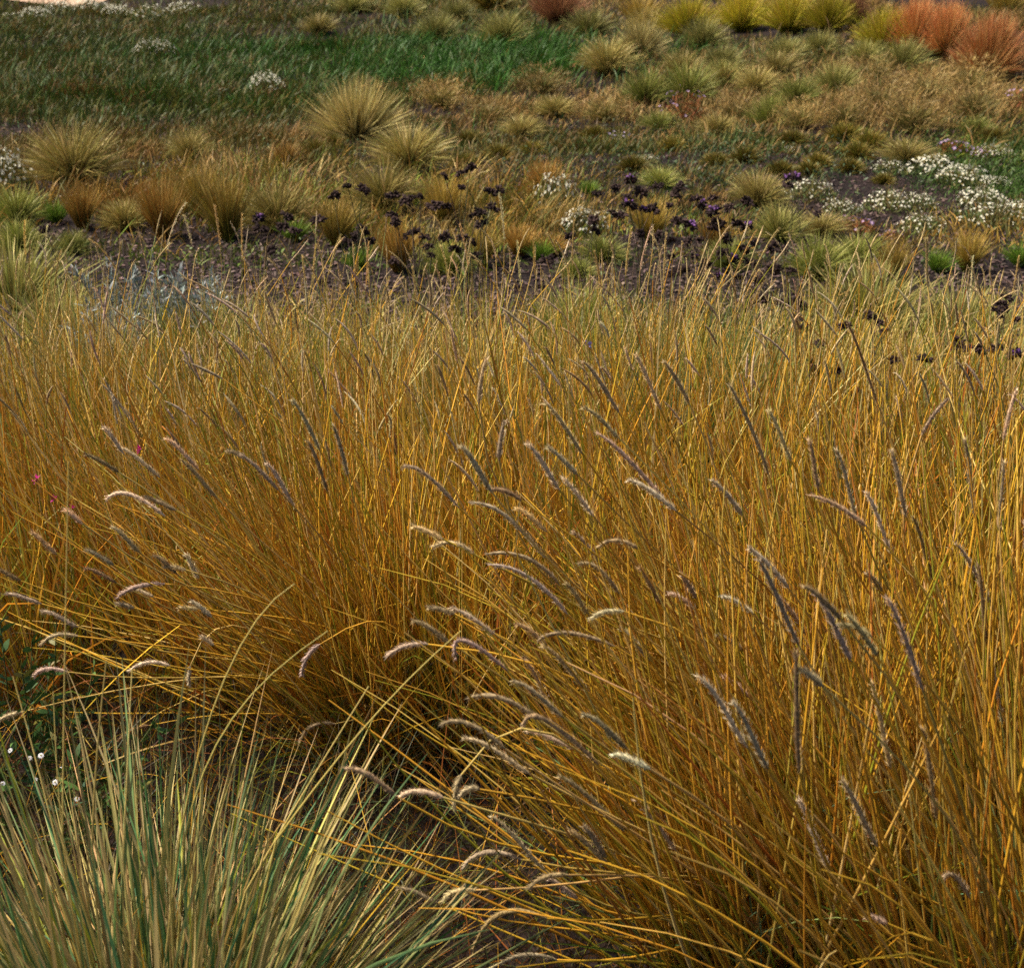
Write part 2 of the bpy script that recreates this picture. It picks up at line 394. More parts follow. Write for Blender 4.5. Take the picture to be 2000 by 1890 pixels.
# kind, px, py of the base, width in px, height scale, name, group, label
TUFTS = [
    ('spiky', 697, 268, 200, 1.0, 'tussock_grass', G_SP, 'big pale spiky tussock alone at the edge of the green turf'),
    ('olive', 148, 362, 200, 1.05, 'tussock_grass', G_SP, 'large olive tussock beside the white flowers at the left edge'),
    ('olive', 372, 316, 95, 1.2, 'tussock_grass', G_SP, 'small olive tussock between the bare soil patches at left'),
    ('orange_mound', 557, 324, 92, 1.0, 'sedge_mound', G_MO, 'orange-brown sedge mound left of the big spiky tussock'),
    ('mound', 617, 303, 66, .8, 'sedge_mound', G_MO, 'dark green sedge mound just below left of the big spiky tussock'),
    ('mound', 648, 288, 60, .8, 'sedge_mound', G_MO, 'dark sedge mound touching the left foot of the big spiky tussock'),
    ('green', 34, 436, 140, .95, 'tussock_grass', G_UP, 'green drooping tuft under the white flowers at the left edge'),
    ('green', 36, 486, 110, .95, 'tussock_grass', G_UP, 'lower green tuft at the left edge beside the dark soil'),
    ('green', 142, 494, 76, 1.1, 'tussock_grass', G_UP, 'small light green tuft standing alone on the soil at left'),
    ('bright', 112, 436, 80, 1.0, 'tussock_grass', G_UP, 'dark green tuft wedged left of the first rust tuft'),
    ('rust', 160, 446, 110, 1.3, 'upright_grass', G_UP, 'leftmost rust-coloured upright tuft below the large olive tussock'),
    ('olive', 246, 448, 110, 1.0, 'upright_grass', G_UP, 'olive tuft right of the leftmost rust tuft'),
    ('rust', 318, 462, 150, 1.25, 'upright_grass', G_UP, 'wide rust tuft above the blue-grey wormwood'),
    ('amber', 395, 425, 120, 1.3, 'upright_grass', G_UP, 'amber tuft behind the wide rust tuft'),
    ('amber', 445, 468, 160, 1.3, 'upright_grass', G_UP, 'broad amber-olive tuft left of the first dark seed heads'),
    ('olive', 545, 448, 150, 1.1, 'upright_grass', G_UP, 'pale olive tuft behind the first dark seed heads'),
    ('bright', 575, 470, 90, .9, 'upright_grass', G_UP, 'lime green tuft below the pale olive tuft'),
    ('amber', 655, 480, 120, 1.25, 'upright_grass', G_UP, 'amber tuft rising between the dark seed heads at centre left'),
    ('bright', 700, 526, 84, .9, 'upright_grass', G_UP, 'bright green low tuft on the soil edge left of centre'),
    ('rust', 778, 530, 130, 1.25, 'upright_grass', G_UP, 'rust and amber tuft on the soil edge at centre'),
    ('olive', 800, 334, 170, .95, 'tussock_grass', G_SP, 'broad olive tussock in front of the big spiky tussock'),
    ('olive', 752, 415, 160, 1.1, 'tussock_grass', G_SP, 'tall straw-tipped tussock below the broad olive tussock'),
    ('amber', 870, 440, 130, 1.2, 'upright_grass', G_UP, 'amber tuft behind the highest dark seed heads'),
    ('green', 880, 530, 120, .9, 'upright_grass', G_UP, 'grey-green tuft on the soil edge right of the rust and amber tuft'),
    ('amber', 940, 520, 110, 1.15, 'upright_grass', G_UP, 'olive-amber tuft on the soil edge at middle'),
    ('rust', 1015, 500, 120, .85, 'upright_grass', G_UP, 'rust tuft left of the white flower patch at middle'),
    ('rust', 1080, 500, 90, .8, 'upright_grass', G_UP, 'small rust tuft directly below the white flower patch at middle'),
    ('bright', 1056, 508, 84, .85, 'upright_grass', G_UP, 'bright green low tuft between two rust tufts at middle'),
    ('green', 1178, 508, 100, .95, 'upright_grass', G_UP, 'lime-olive tuft under the tall dark seed heads'),
    ('green', 1128, 540, 80, .9, 'upright_grass', G_UP, 'small sparse green tuft on the dark soil at middle'),
    ('orange_mound', 1064, 382, 112, 1.25, 'sedge_mound', G_MO, 'round orange-tan mound above the white flower patch at middle'),
    ('bright', 1150, 382, 60, .9, 'sedge_mound', G_MO, 'small bright green mound right of the orange-tan mound'),
    ('amber', 1270, 470, 120, 1.1, 'upright_grass', G_UP, 'orange-tinged tuft in the middle of the tall dark seed heads'),
    ('rust', 1400, 490, 110, 1.1, 'upright_grass', G_UP, 'rust tuft behind the purple-tipped seed heads'),
    ('green', 1420, 520, 110, .9, 'upright_grass', G_UP, 'low lime tuft beneath the purple-tipped seed heads'),
    ('olive', 1478, 406, 125, 1.05, 'tussock_grass', G_SP, 'dark olive tussock right of the tall dark seed heads'),
    ('grey', 1520, 466, 120, 1.05, 'tussock_grass', G_SP, 'grey-green spiky tussock below the dark olive tussock'),
    ('green', 1596, 540, 140, 1.05, 'tussock_grass', G_SP, 'bushy green tussock on the dark soil at right'),
    ('green', 1676, 514, 110, .95, 'tussock_grass', G_SP, 'green tussock right behind the bushy green tussock'),
    ('olive', 1605, 458, 110, .7, 'tussock_grass', G_SP, 'low olive tussock left of the purple asters'),
    ('amber', 1742, 542, 110, 1.05, 'upright_grass', G_UP, 'amber tuft below the scattered white flowers at right'),
    ('rust', 1706, 560, 90, .9, 'upright_grass', G_UP, 'small rust tuft at the foot of the amber tuft at right'),
    ('bright', 1829, 532, 92, .9, 'upright_grass', G_UP, 'bright green tuft on the soil edge at far right'),
    ('amber', 1888, 530, 110, 1.15, 'upright_grass', G_UP, 'amber tuft right of the bright green tuft at far right'),
    ('bright', 1990, 520, 100, .9, 'upright_grass', G_UP, 'bright green tuft cut by the right edge'),
    ('olive', 1770, 320, 120, .75, 'tussock_grass', G_SP, 'low olive tussock left of the large white aster bank'),
    # small dark mounds
    ('mound', 914, 287, 74, .8, 'sedge_mound', G_MO, 'dark sedge mound right of the broad olive tussock'),
    ('mound', 976, 310, 66, .8, 'sedge_mound', G_MO, 'dark sedge mound above the orange-tan mound, left one'),
    ('mound', 1040, 300, 54, .8, 'sedge_mound', G_MO, 'dark sedge mound above the orange-tan mound, right one'),
    ('mound', 910, 325, 60, .8, 'sedge_mound', G_MO, 'dark sedge mound behind the highest dark seed heads'),
    ('mound', 1235, 332, 64, .8, 'sedge_mound', G_MO, 'dark sedge mound beside the small white daisies at middle'),
    ('mound', 1162, 272, 60, .8, 'sedge_mound', G_MO, 'dark sedge mound left of the blue asters at middle'),
    ('mound', 1314, 293, 60, .8, 'sedge_mound', G_MO, 'dark sedge mound below the orange bush'),
    ('mound', 1399, 322, 60, .7, 'sedge_mound', G_MO, 'low brown sedge mound with blue-green ground cover around'),
    ('mound', 1455, 316, 66, .8, 'sedge_mound', G_MO, 'dark sedge mound above the dark olive tussock'),
    ('mound', 1526, 342, 64, .8, 'sedge_mound', G_MO, 'dark sedge mound just above the lone purple flower heads'),
    ('mound', 1578, 340, 56, .75, 'sedge_mound', G_MO, 'lower one of two touching sedge mounds at right'),
    ('mound', 1596, 324, 60, .75, 'sedge_mound', G_MO, 'upper one of two touching sedge mounds at right'),
    ('mound', 1660, 336, 60, .8, 'sedge_mound', G_MO, 'round sedge mound left of the loose white aster'),
    ('mound', 1674, 308, 66, .8, 'sedge_mound', G_MO, 'sedge mound directly above the round sedge mound'),
    ('mound', 1700, 290, 76, .8, 'sedge_mound', G_MO, 'wide dark sedge mound at the foot of the misty tan grass'),
    ('mound', 1547, 280, 66, .7, 'sedge_mound', G_MO, 'dark sedge mound above the tiny white flowers at right'),
    ('mound', 1649, 274, 76, .8, 'sedge_mound', G_MO, 'dark sedge mound under the middle of the misty tan grass'),
    ('mound', 1727, 358, 48, .7, 'sedge_mound', G_MO, 'smallest sedge mound on the bare soil under the loose white aster'),
    ('mound', 1940, 275, 60, .8, 'sedge_mound', G_MO, 'dark sedge mound behind the purple and white asters at right'),
    # spiky tufts of the far slope
    ('grey', 854, 80, 100, 1.0, 'tussock_grass', G_SP, 'olive tussock at the upper edge of the green turf, left of two'),
    ('grey', 984, 88, 118, 1.0, 'tussock_grass', G_SP, 'olive tussock at the upper edge of the green turf, right of two'),
    ('grey', 790, 44, 90, .9, 'tussock_grass', G_SP, 'far tussock above left of the two at the turf edge'),
    ('grey', 893, 40, 90, .8, 'tussock_grass', G_SP, 'far tussock above and between the two at the turf edge'),
    ('grey', 690, 22, 90, .8, 'tussock_grass', G_SP, 'far tussock at the top border left of centre'),
    ('olive', 625, 64, 80, .9, 'tussock_grass', G_SP, 'brownish tuft at the top left border of the bright green turf'),
    ('mound', 955, 22, 90, .9, 'sedge_mound', G_MO, 'dark olive mound at the top border beside the red-brown grass'),
    ('redbrown', 1090, 50, 120, 1.05, 'dome_grass', G_RE, 'dark red-brown dome grass at the top border in the middle'),
    ('grey', 1150, 72, 105, 1.0, 'tussock_grass', G_SP, 'pale tussock directly right of the red-brown dome grass'),
    ('spiky', 1249, 106, 112, 1.0, 'tussock_grass', G_SP, 'pale spiky tussock with a dark base right of the green turf'),
    ('spiky', 1262, 64, 95, .9, 'tussock_grass', G_SP, 'pale spiky tussock just behind the one with a dark base'),
    ('olive', 1185, 155, 125, 1.0, 'tussock_grass', G_SP, 'olive tussock at the right end of the green turf'),
    ('green', 1260, 200, 110, 1.0, 'tussock_grass', G_SP, 'green-gold tussock left of the orange bush'),
    ('green', 1342, 196, 125, 1.05, 'tussock_grass', G_SP, 'light green spiky tussock directly above the orange bush'),
    ('grey', 1374, 94, 105, 1.0, 'tussock_grass', G_SP, 'grey-green tussock below the leftmost yellow-green dome'),
    ('grey', 1410, 134, 95, .9, 'tussock_grass', G_SP, 'grey tussock between the light green tussock and the yellow domes'),
    ('grey', 1416, 166, 100, .9, 'tussock_grass', G_SP, 'grey tussock right of the light green spiky tussock'),
    ('grey', 1533, 116, 90, .9, 'tussock_grass', G_SP, 'grey-green tussock below the third yellow-green dome'),
    ('olive', 1518, 152, 105, .9, 'tussock_grass', G_SP, 'brownish tussock on the slope below the yellow-green domes'),
    ('grey', 1600, 106, 85, 1.0, 'tussock_grass', G_SP, 'green-grey tussock below the fourth yellow-green dome'),
    ('grey', 1762, 140, 118, 1.0, 'tussock_grass', G_SP, 'grey-green spiky tussock below the left red dome'),
    ('grey', 1630, 184, 115, 1.0, 'tussock_grass', G_SP, 'grey-green tussock at the upper edge of the misty tan grass'),
    ('green', 1554, 208, 108, 1.0, 'tussock_grass', G_SP, 'green tussock with pale tips in the misty tan grass'),
    ('green', 1501, 246, 95, 1.15, 'tussock_grass', G_SP, 'green spiky tussock right of the orange bush'),
    ('green', 1905, 262, 70, .9, 'tussock_grass', G_SP, 'small green tuft above the purple asters at right'),
    ('olive', 1085, 228, 95, .8, 'tussock_grass', G_SP, 'brownish tuft between two golden misty tufts at middle'),
    ('green', 1288, 252, 80, .8, 'tussock_grass', G_SP, 'short green tuft just left below the orange bush'),
    ('olive', 1402, 266, 95, .8, 'tussock_grass', G_SP, 'olive tuft right below the orange bush'),
    ('olive', 1478, 182, 100, .9, 'tussock_grass', G_SP, 'olive tuft left of the grey-green tussock in the tan grass'),
    ('grey', 1690, 122, 90, .9, 'tussock_grass', G_SP, 'grey-green tuft at the foot of the yellow-green dome beside red'),
    ('olive', 1330, 150, 95, .9, 'tussock_grass', G_SP, 'olive tuft behind the light green spiky tussock'),
    ('olive', 1020, 268, 95, .8, 'tussock_grass', G_SP, 'olive-brown tuft above the two dark mounds at middle'),
    ('green', 1290, 365, 90, .8, 'tussock_grass', G_SP, 'olive-green tuft behind the heart of the dark stand'),
    # yellow-green and red domes
    ('yellow', 1345, 46, 133, 1.0, 'dome_grass', G_YE, 'leftmost yellow-green dome grass along the back'),
    ('yellow', 1448, 62, 124, 1.15, 'dome_grass', G_YE, 'second yellow-green dome grass from the left'),
    ('yellow', 1540, 66, 133, 1.1, 'dome_grass', G_YE, 'third yellow-green dome grass from the left'),
    ('yellow', 1617, 62, 110, 1.25, 'dome_grass', G_YE, 'fourth yellow-green dome grass from the left'),
    ('yellow', 1724, 98, 131, 1.1, 'dome_grass', G_YE, 'yellow-green dome grass touching the left red dome'),
    ('red', 1785, 100, 121, 1.49, 'dome_grass', G_RE, 'left red dome grass beside the yellow-green one'),
    ('red', 1848, 104, 105, 1.76, 'dome_grass', G_RE, 'middle red dome grass standing between two others'),
    ('red', 1928, 132, 143, 1.49, 'dome_grass', G_RE, 'large round orange-red dome grass, foremost of the three'),
    ('redbrown', 1664, 52, 70, 1.4, 'dome_grass', G_RE, 'thin rosy grass between the yellow-green domes'),
    ('amber', 1250, 30, 130, .8, 'dome_grass', G_YE, 'orange grass at the top border right of the red-brown dome'),
    ('amber', 1960, 40, 130, 1.0, 'dome_grass', G_RE, 'brown tall grass in the top right corner'),
    # misty tan tufts
    ('mist', 1811, 205, 130, 1.06, 'mist_grass', G_MI, 'misty tan tuft directly below the middle red dome'),
    ('mist', 1885, 185, 130, 1.06, 'mist_grass', G_MI, 'misty tan tuft at the foot of the large orange-red dome'),
    ('mist', 1905, 232, 130, 1.06, 'mist_grass', G_MI, 'misty tan tuft left of the reddish bush at the right edge'),
    ('mist', 1716, 225, 130, 1.06, 'mist_grass', G_MI, 'misty tan tuft above the wide dark sedge mound'),
    ('mist', 1780, 258, 140, 1.06, 'mist_grass', G_MI, 'foremost misty tan tuft above the large white aster bank'),
    ('mist', 1441, 240, 110, 1.00, 'mist_grass', G_MI, 'misty tan tuft right of the orange bush'),
    ('mist', 1564, 252, 110, 1.00, 'mist_grass', G_MI, 'misty tan tuft right of the green spiky tussock'),
    ('mist', 1650, 248, 120, 1.00, 'mist_grass', G_MI, 'misty tan tuft above the dark sedge mounds at right'),
    ('mist', 1700, 165, 120, 0.88, 'mist_grass', G_MI, 'misty tan tuft left below the grey-green spiky tussock'),
    ('mist', 860, 205, 110, 0.88, 'mist_grass', G_MI, 'brownish misty tuft right of the big spiky tussock'),
    ('mist', 960, 240, 110, 0.88, 'mist_grass', G_MI, 'misty tuft below the right end of the green turf'),
    ('mist', 1060, 180, 110, 0.88, 'mist_grass', G_MI, 'golden misty tuft on the lower right border of the green turf'),
    ('mist', 1180, 235, 110, 0.88, 'mist_grass', G_MI, 'golden misty tuft above the blue asters at middle'),
]

# ------------------------------------------------------------------ meadow turf (stuff)
GRN = (.032, .112, .010); GRN2 = (.045, .135, .020); DGR = (.040, .080, .013); OLV = (.105, .110, .024)
BRN = (.145, .095, .028); TAN = (.36, .24, .095); TAN2 = (.25, .165, .06); TEAL = (.065, .10, .05); AMB = (.29, .185, .035)
RUST = (.27, .13, .030); LIME = (.16, .22, .025); STRW = (.40, .30, .12)
#        px    py   rx   ry   colours               height dens
BLOBS = [
    (690, 118, 240, 38, (GRN, GRN2, DGR, GRN, OLV), .32, 3.6),
    (950, 130, 220, 34, (GRN, GRN2, GRN, DGR), .32, 3.4),
    (1120, 120, 120, 26, (GRN, GRN2), .16, 1.8),
    (220, 140, 330, 50, (DGR, DGR, OLV, DGR, BRN), .26, 3.0),
    (450, 190, 260, 34, (DGR, OLV, DGR, GRN, BRN), .24, 2.4),
    (100, 200, 230, 36, (OLV, DGR, BRN), .22, 1.8),
    (300, 45, 420, 34, (OLV, DGR, OLV, BRN, DGR), .26, 2.8),
    (700, 40, 320, 34, (OLV, DGR, OLV, BRN), .24, 2.4),
    (950, 200, 260, 42, (BRN, OLV, TAN2, TAN), .18, 2.0),
    (1150, 230, 200, 36, (OLV, BRN, TAN2, DGR), .15, 1.6),
    (1450, 130, 260, 50, (OLV, TAN2, OLV, DGR), .18, 1.8),
    (1650, 190, 300, 50, (TAN2, OLV, TAN, BRN), .26, 2.6),
    (1850, 180, 200, 50, (TAN2, TAN, OLV, BRN), .26, 2.4),
    (1450, 230, 160, 30, (TAN, TAN2, OLV), .18, 1.6),
    (1900, 270, 160, 34, (DGR, OLV, LIME), .12, 1.3),
    (1950, 340, 120, 60, (DGR, (.05, .11, .02)), .13, 1.6),
    (1500, 15, 700, 22, (TAN, TAN2, AMB, OLV), .25, 2.0),
    (1900, 40, 180, 40, (TAN2, BRN, OLV), .35, 1.6),
    (1300, 285, 360, 26, (OLV, DGR, BRN, DGR), .15, 1.7),
    (350, 240, 420, 22, (OLV, DGR, BRN, OLV), .18, 1.5),
    (450, 300, 380, 26, (BRN, OLV, TAN2), .2, 1.3),
    (100, 330, 200, 40, (OLV, BRN), .14, .6),
    (880, 300, 160, 22, (OLV, BRN, DGR), .16, 1.6),
    (330, 405, 280, 44, (TAN2, AMB, OLV, RUST), .28, 1.7),
    (560, 400, 170, 46, (STRW, OLV, LIME, TAN2), .28, 1.7),
    (800, 425, 220, 60, (STRW, OLV, AMB, LIME), .26, 1.6),
    (1050, 400, 120, 50, (AMB, TAN2, OLV), .14, .8),
    (1330, 390, 160, 50, (TAN2, OLV, DGR, BRN), .14, 1.0),
    (700, 480, 420, 26, (OLV, LIME, AMB), .13, .5),
    (1350, 470, 220, 34, (OLV, AMB, LIME), .13, .6),
    (1880, 470, 160, 40, (AMB, OLV, TAN2), .15, .6),
]
NS = 300000
sx = rng.uniform(-330, 2330, NS)
sy = np.where(rng.random(NS) < 0.72, rng.uniform(-110, 300, NS), rng.uniform(270, 520, NS))
_q = at(sx, sy)
ex = sx + 70 * noise2(_q[:, 0], _q[:, 1], 1.1, 61) + 30 * noise2(_q[:, 0], _q[:, 1], .4, 62)
ey = sy + 13 * noise2(_q[:, 0], _q[:, 1], .9, 63) + 6 * noise2(_q[:, 0], _q[:, 1], .35, 64)
W = np.zeros((len(BLOBS), NS))
for i, b in enumerate(BLOBS):
    W[i] = b[6] * np.exp(-((np.clip(np.abs(ex - b[0]) - 0.25 * b[2], 0, None) / b[2]) ** 2 + ((ey - b[1]) / b[3]) ** 2))
W[6] += np.where(sy < 60, 1.6, 0) * (sx < 1050) + np.where(sy < 20, 1.0, 0) * (sx < 1050)
W[16] += np.where(sy < 10, 2.0, 0) * (sx >= 1050)
P3 = at(sx, sy)
tot = W.sum(0)
lump = noise2(P3[:, 0], P3[:, 1], 0.45, 3)
for (bx, by, brx, bry) in ((45, 262, 70, 14), (330, 276, 50, 8), (480, 300, 40, 8), (1650, 350, 130, 20), (1720, 420, 130, 34), (1560, 500, 90, 24)):
    tot *= 1 - 0.93 * np.exp(-(((sx - bx) / brx) ** 2 + ((sy - by) / bry) ** 2) ** 1.5)
on_path = (np.abs(P3[:, 1] - np.interp(P3[:, 0], pxs, mid) - .8) < 2.35) & (P3[:, 0] < -7.2) & (P3[:, 0] > -22)
for tf in TUFTS:                                         # turf thins out under a tuft
    c_ = at(tf[1], tf[2]); R_ = .5 * tf[3] * (c_[1] * CT + CAM_H * ST) / FPX
    d2 = (P3[:, 0] - c_[0]) ** 2 / (R_ * 1.15) ** 2 + (P3[:, 1] - c_[1] + .55 * R_) ** 2 / (R_ * 1.5) ** 2
    tot = np.where(d2 < 1, tot * (.10 if tf[0] in ('spiky', 'red', 'mound') else .2), tot)
keep = (rng.random(NS) < np.clip(tot * (0.75 + 0.45 * lump), 0, 1)) & ~on_path
W, P3, tot, lump, sx, sy = W[:, keep], P3[keep], tot[keep], lump[keep], sx[keep], sy[keep]
cum = np.cumsum(W, 0); which = (rng.random(len(P3))[None] * cum[-1] > cum).sum(0).clip(0, len(BLOBS) - 1)
N = len(P3)
col = np.zeros((N, 3)); hgt = np.zeros(N)
patch = noise2(P3[:, 0], P3[:, 1], 0.30, 5) + .6 * noise2(P3[:, 0], P3[:, 1], 0.9, 6) + rng.normal(0, .3, N)
for i, b in enumerate(BLOBS):
    m = which == i
    cs = np.array(b[4])
    k = np.clip(((patch[m] * 0.5 + 0.5) * len(cs)).astype(int), 0, len(cs) - 1)
    col[m] = cs[k]; hgt[m] = b[5]
col *= np.exp(rng.normal(0, .22, (N, 1))) * np.exp(rng.normal(0, .06, (N, 3)))
hgt = .52 * hgt * rng.uniform(.5, 1.3, N) * (1 + .55 * lump)
phi = rng.uniform(0, 2 * pi, N) + 0.0
phi = np.where(rng.random(N) < .45, noise2(P3[:, 0], P3[:, 1], .8, 9) * 2.5 + rng.normal(0, .4, N), phi)
cl = grow(P3 - np.array([0, 0, .01]), phi, rng.uniform(.05, .8, N), rng.uniform(.1, 1.1, N), hgt * 1.15, 4)
dist = P3[:, 1]
w0 = (0.0018 + 0.00044 * dist) * rng.uniform(.7, 1.4, N)
wd = w0[:, None] * np.array([.8, 1., .75, .12])[None]
tipc = col * np.array([1.25, 1.15, 1.1])
mb = ribbons(MB(), cl, wd, lerp_cols(col, tipc, 4))
print('meadow blades', N)
tag(obj('meadow_grass', mb.mesh('meadow_grass', M_GRASS)), 'low mixed green and tan turf covering the far meadow', 'grass', None, 'stuff')

# low leafy ground cover between the tufts (stuff)
NL = 42000
gx = rng.uniform(-200, 2200, NL); gy = rng.uniform(215, 560, NL)
COV = [(1330, 290, 420, 40, TEAL, 1.2), (1650, 345, 200, 40, TEAL, .8), (150, 270, 150, 22, TEAL, .9), (730, 285, 260, 26, TEAL, .7),
       (1450, 340, 160, 26, (.07, .10, .06), .9), (1080, 330, 160, 30, TEAL, .7), (1900, 300, 180, 60, (.06, .11, .03), 1.0),
       (520, 515, 600, 26, (.09, .13, .03), .6), (1500, 520, 300, 30, (.07, .10, .04), .35), (300, 330, 240, 16, TEAL, .35), (1700, 420, 260, 60, (.09, .10, .05), .25)]
Wc = np.array([b[5] * np.exp(-(((gx - b[0]) / b[2]) ** 2 + ((gy - b[1]) / b[3]) ** 2)) for b in COV])
G3 = at(gx, gy)
lump = noise2(G3[:, 0], G3[:, 1], .30, 21)
keep = rng.random(NL) < np.clip(Wc.sum(0) * (.55 + .8 * lump), 0, 1)
G3 = G3[keep]; wi = Wc[:, keep].argmax(0); lump = lump[keep]
NL = len(G3)
cc = np.array([b[4] for b in COV])[wi] * np.exp(rng.normal(0, .28, (NL, 1))) * np.exp(rng.normal(0, .07, (NL, 3)))
base = G3 + np.stack([np.zeros(NL), np.zeros(NL), rng.uniform(0, .05, NL) * (1 + lump)], -1)
cl = grow(base, rng.uniform(0, 2 * pi, NL), rng.uniform(.5, 1.4, NL), rng.uniform(0, .8, NL), rng.uniform(.018, .042, NL), 4)
wd = rng.uniform(.006, .012, NL)[:, None] * np.array([.3, 1, .9, .1])[None]
mb = ribbons(MB(), cl, wd, lerp_cols(cc, cc * 1.2, 4))
tag(obj('ground_cover', mb.mesh('ground_cover', M_GRASS)), 'low blue-green leafy ground cover between the grass tufts', 'ground cover', None, 'stuff')

# ------------------------------------------------------------------ tufts: one mesh per kind and variant, unit radius about 1
def tuft_mesh(kind, seed):
    r = np.random.default_rng(seed * 77 + sum(map(ord, kind)))
    mb = MB()

    def blades(N, L, Ls, th_lo, th_hi, kap_lo, kap_hi, w, pal0, pal1, S=5, br=.12, p=1.0, thp=1.0):
        N = int(N * .68); w = w * 1.5
        a = r.uniform(0, 2 * pi, N); rr = br * np.sqrt(r.random(N))
        base = np.stack([rr * np.cos(a), rr * np.sin(a), np.full(N, -.03)], -1)
        ph = a + r.normal(0, .5, N)
        th = th_lo + (th_hi - th_lo) * r.random(N) ** thp
        c = grow(base, ph, th, r.uniform(kap_lo, kap_hi, N), L * (1 - Ls * r.random(N)), S)
        c[..., 2] = np.maximum(c[..., 2], -.03 + .05 * np.linspace(0, 1, S)[None])
        prof = np.interp(np.linspace(0, 1, S), [0, .3, .7, 1], [.9, 1, .75, .12])
        c0 = pick(pal0, N, r); c1 = 1.2 * pick(pal1, N, r)
        ribbons(mb, c, (w * r.uniform(.7, 1.3, N))[:, None] * prof[None], lerp_cols(c0, c1, S, p), r=r)

    if kind == 'spiky':
        blades(1300, 1.08, .35, 0, 1.5, -.1, .35, .011, [(3, (.13, .13, .035)), (2, (.20, .17, .05)), (1, (.30, .22, .09))],
               [(3, (.48, .40, .18)), (2, (.40, .34, .13)), (1, (.58, .49, .26))], p=.8)
        blades(160, .8, .4, 1.1, 1.75, .1, .5, .012, [(1, (.36, .25, .11))], [(1, (.42, .31, .15))])
    elif kind == 'olive':
        blades(1250, 1.15, .4, 0, 1.05, .2, 1.2, .011, [(3, (.15, .145, .03)), (2, (.19, .16, .04)), (1, (.26, .17, .045))],
               [(3, (.36, .29, .11)), (2, (.27, .25, .08)), (1, (.46, .35, .17))], p=1.2)
    elif kind == 'grey':
        blades(1200, 1.1, .4, 0, 1.3, .0, .8, .011, [(3, (.10, .12, .025)), (2, (.14, .15, .035))],
               [(3, (.32, .30, .11)), (2, (.24, .25, .075)), (1, (.44, .36, .15))], p=1.1)
    elif kind == 'green':
        blades(1250, 1.12, .4, 0, 1.25, .1, .8, .011, [(3, (.10, .15, .02)), (2, (.14, .17, .03))],
               [(3, (.24, .27, .06)), (2, (.30, .29, .10)), (1, (.40, .35, .14))], p=1.2)
    elif kind == 'bright':
        blades(620, 1.1, .45, 0, .8, .0, .7, .012, [(1, (.07, .17, .015)), (1, (.10, .20, .02))], [(2, (.15, .27, .03)), (1, (.22, .27, .05))])
    elif kind == 'amber':
        blades(850, 1.25, .5, 0, .62, .0, .55, .010, [(3, (.17, .18, .02)), (2, (.28, .15, .02)), (1.5, (.11, .16, .015))],
               [(3, (.38, .25, .055)), (2, (.44, .32, .11)), (1, (.30, .22, .04))], p=1.0)
    elif kind == 'rust':
        blades(850, 1.2, .5, 0, .62, .0, .5, .010, [(2, (.27, .11, .015)), (2, (.22, .14, .02)), (1.5, (.14, .15, .02))],
               [(3, (.36, .19, .045)), (2, (.42, .27, .09)), (1, (.28, .22, .05))], p=1.0)
    elif kind == 'red':
        blades(2600, 1.2, .25, 0, 1.25, .0, .35, .009, [(3, (.24, .17, .02)), (2, (.30, .16, .02)), (1, (.18, .10, .02))],
               [(3, (.58, .21, .10)), (2, (.55, .28, .13)), (1, (.62, .36, .17))], p=1.6)
    elif kind == 'redbrown':
        blades(1700, 1.2, .3, 0, 1.0, .0, .4, .010, [(2, (.12, .06, .03)), (1, (.2, .13, .04))], [(2, (.26, .11, .07)), (1, (.33, .17, .09))], p=1.2)
    elif kind == 'yellow':
        blades(2000, 1.18, .3, 0, 1.15, .0, .5, .010, [(2, (.18, .21, .012)), (1, (.28, .23, .02))],
               [(3, (.42, .40, .03)), (2, (.48, .36, .05)), (1, (.54, .36, .12))], p=1.4)
    elif kind == 'mist':
        blades(520, .8, .4, 0, 1.0, .2, .9, .014, [(1, (.08, .11, .02)), (1, (.13, .12, .03))], [(1, (.24, .20, .07))])
        N = 1200
        a = r.uniform(0, 2 * pi, N); el = np.arccos(r.uniform(.02, 1, N)); q = r.uniform(.55, 1.05, N)
        base = np.stack([q * np.sin(el) * np.cos(a), q * np.sin(el) * np.sin(a), .06 + .85 * q * np.cos(el)], -1)
        c = grow(base, a + r.normal(0, .9, N), r.uniform(.2, 1.5, N), r.uniform(0, .6, N), r.uniform(.10, .24, N), 3)
        c0 = pick([(3, (.40, .27, .105)), (2, (.33, .21, .07)), (1, (.46, .35, .16))], N, r)
        ribbons(mb, c, r.uniform(.006, .012, N)[:, None] * np.array([[.8, 1, .2]]), lerp_cols(c0, c0 * 1.1, 3), r=r)
    elif kind == 'mound':
        blades(1300, 1.1, .4, 0, 1.5, .0, .6, .026, [(2, (.09, .085, .010)), (1, (.055, .085, .010))], [(2, (.20, .155, .03)), (1, (.13, .14, .020)), (1, (.27, .18, .05))], S=4)
    elif kind == 'orange_mound':
        blades(1200, 1.0, .4, 0, 1.45, .0, .6, .014, [(2, (.14, .11, .02)), (1, (.20, .12, .03))], [(2, (.38, .22, .07)), (1, (.30, .18, .05))], S=4, p=1.2)
    return mb.mesh(kind + '_tuft', M_GRASS)


_tm = {}


def tuft(kind, px, py, wpx, label, name='grass_tuft', hs=1.0, group=None, cat='grass tuft'):
    v = int(rng.integers(0, 3))
    if (kind, v) not in _tm:
        _tm[(kind, v)] = tuft_mesh(kind, v)
    p = at(px, py)
    f = p[1] * CT + CAM_H * ST
    R = 0.5 * (1.08 if kind in ('red', 'yellow') else 1.22) * wpx * f / FPX
    o = obj(name, _tm[(kind, v)], loc=tuple(p), rz=rng.uniform(0, 2 * pi), s=(R, R, R * hs))
    o.rotation_euler = (rng.normal(0, .06), rng.normal(0, .06), rng.uniform(0, 2 * pi))
    tag(o, label, cat, group)
    return o


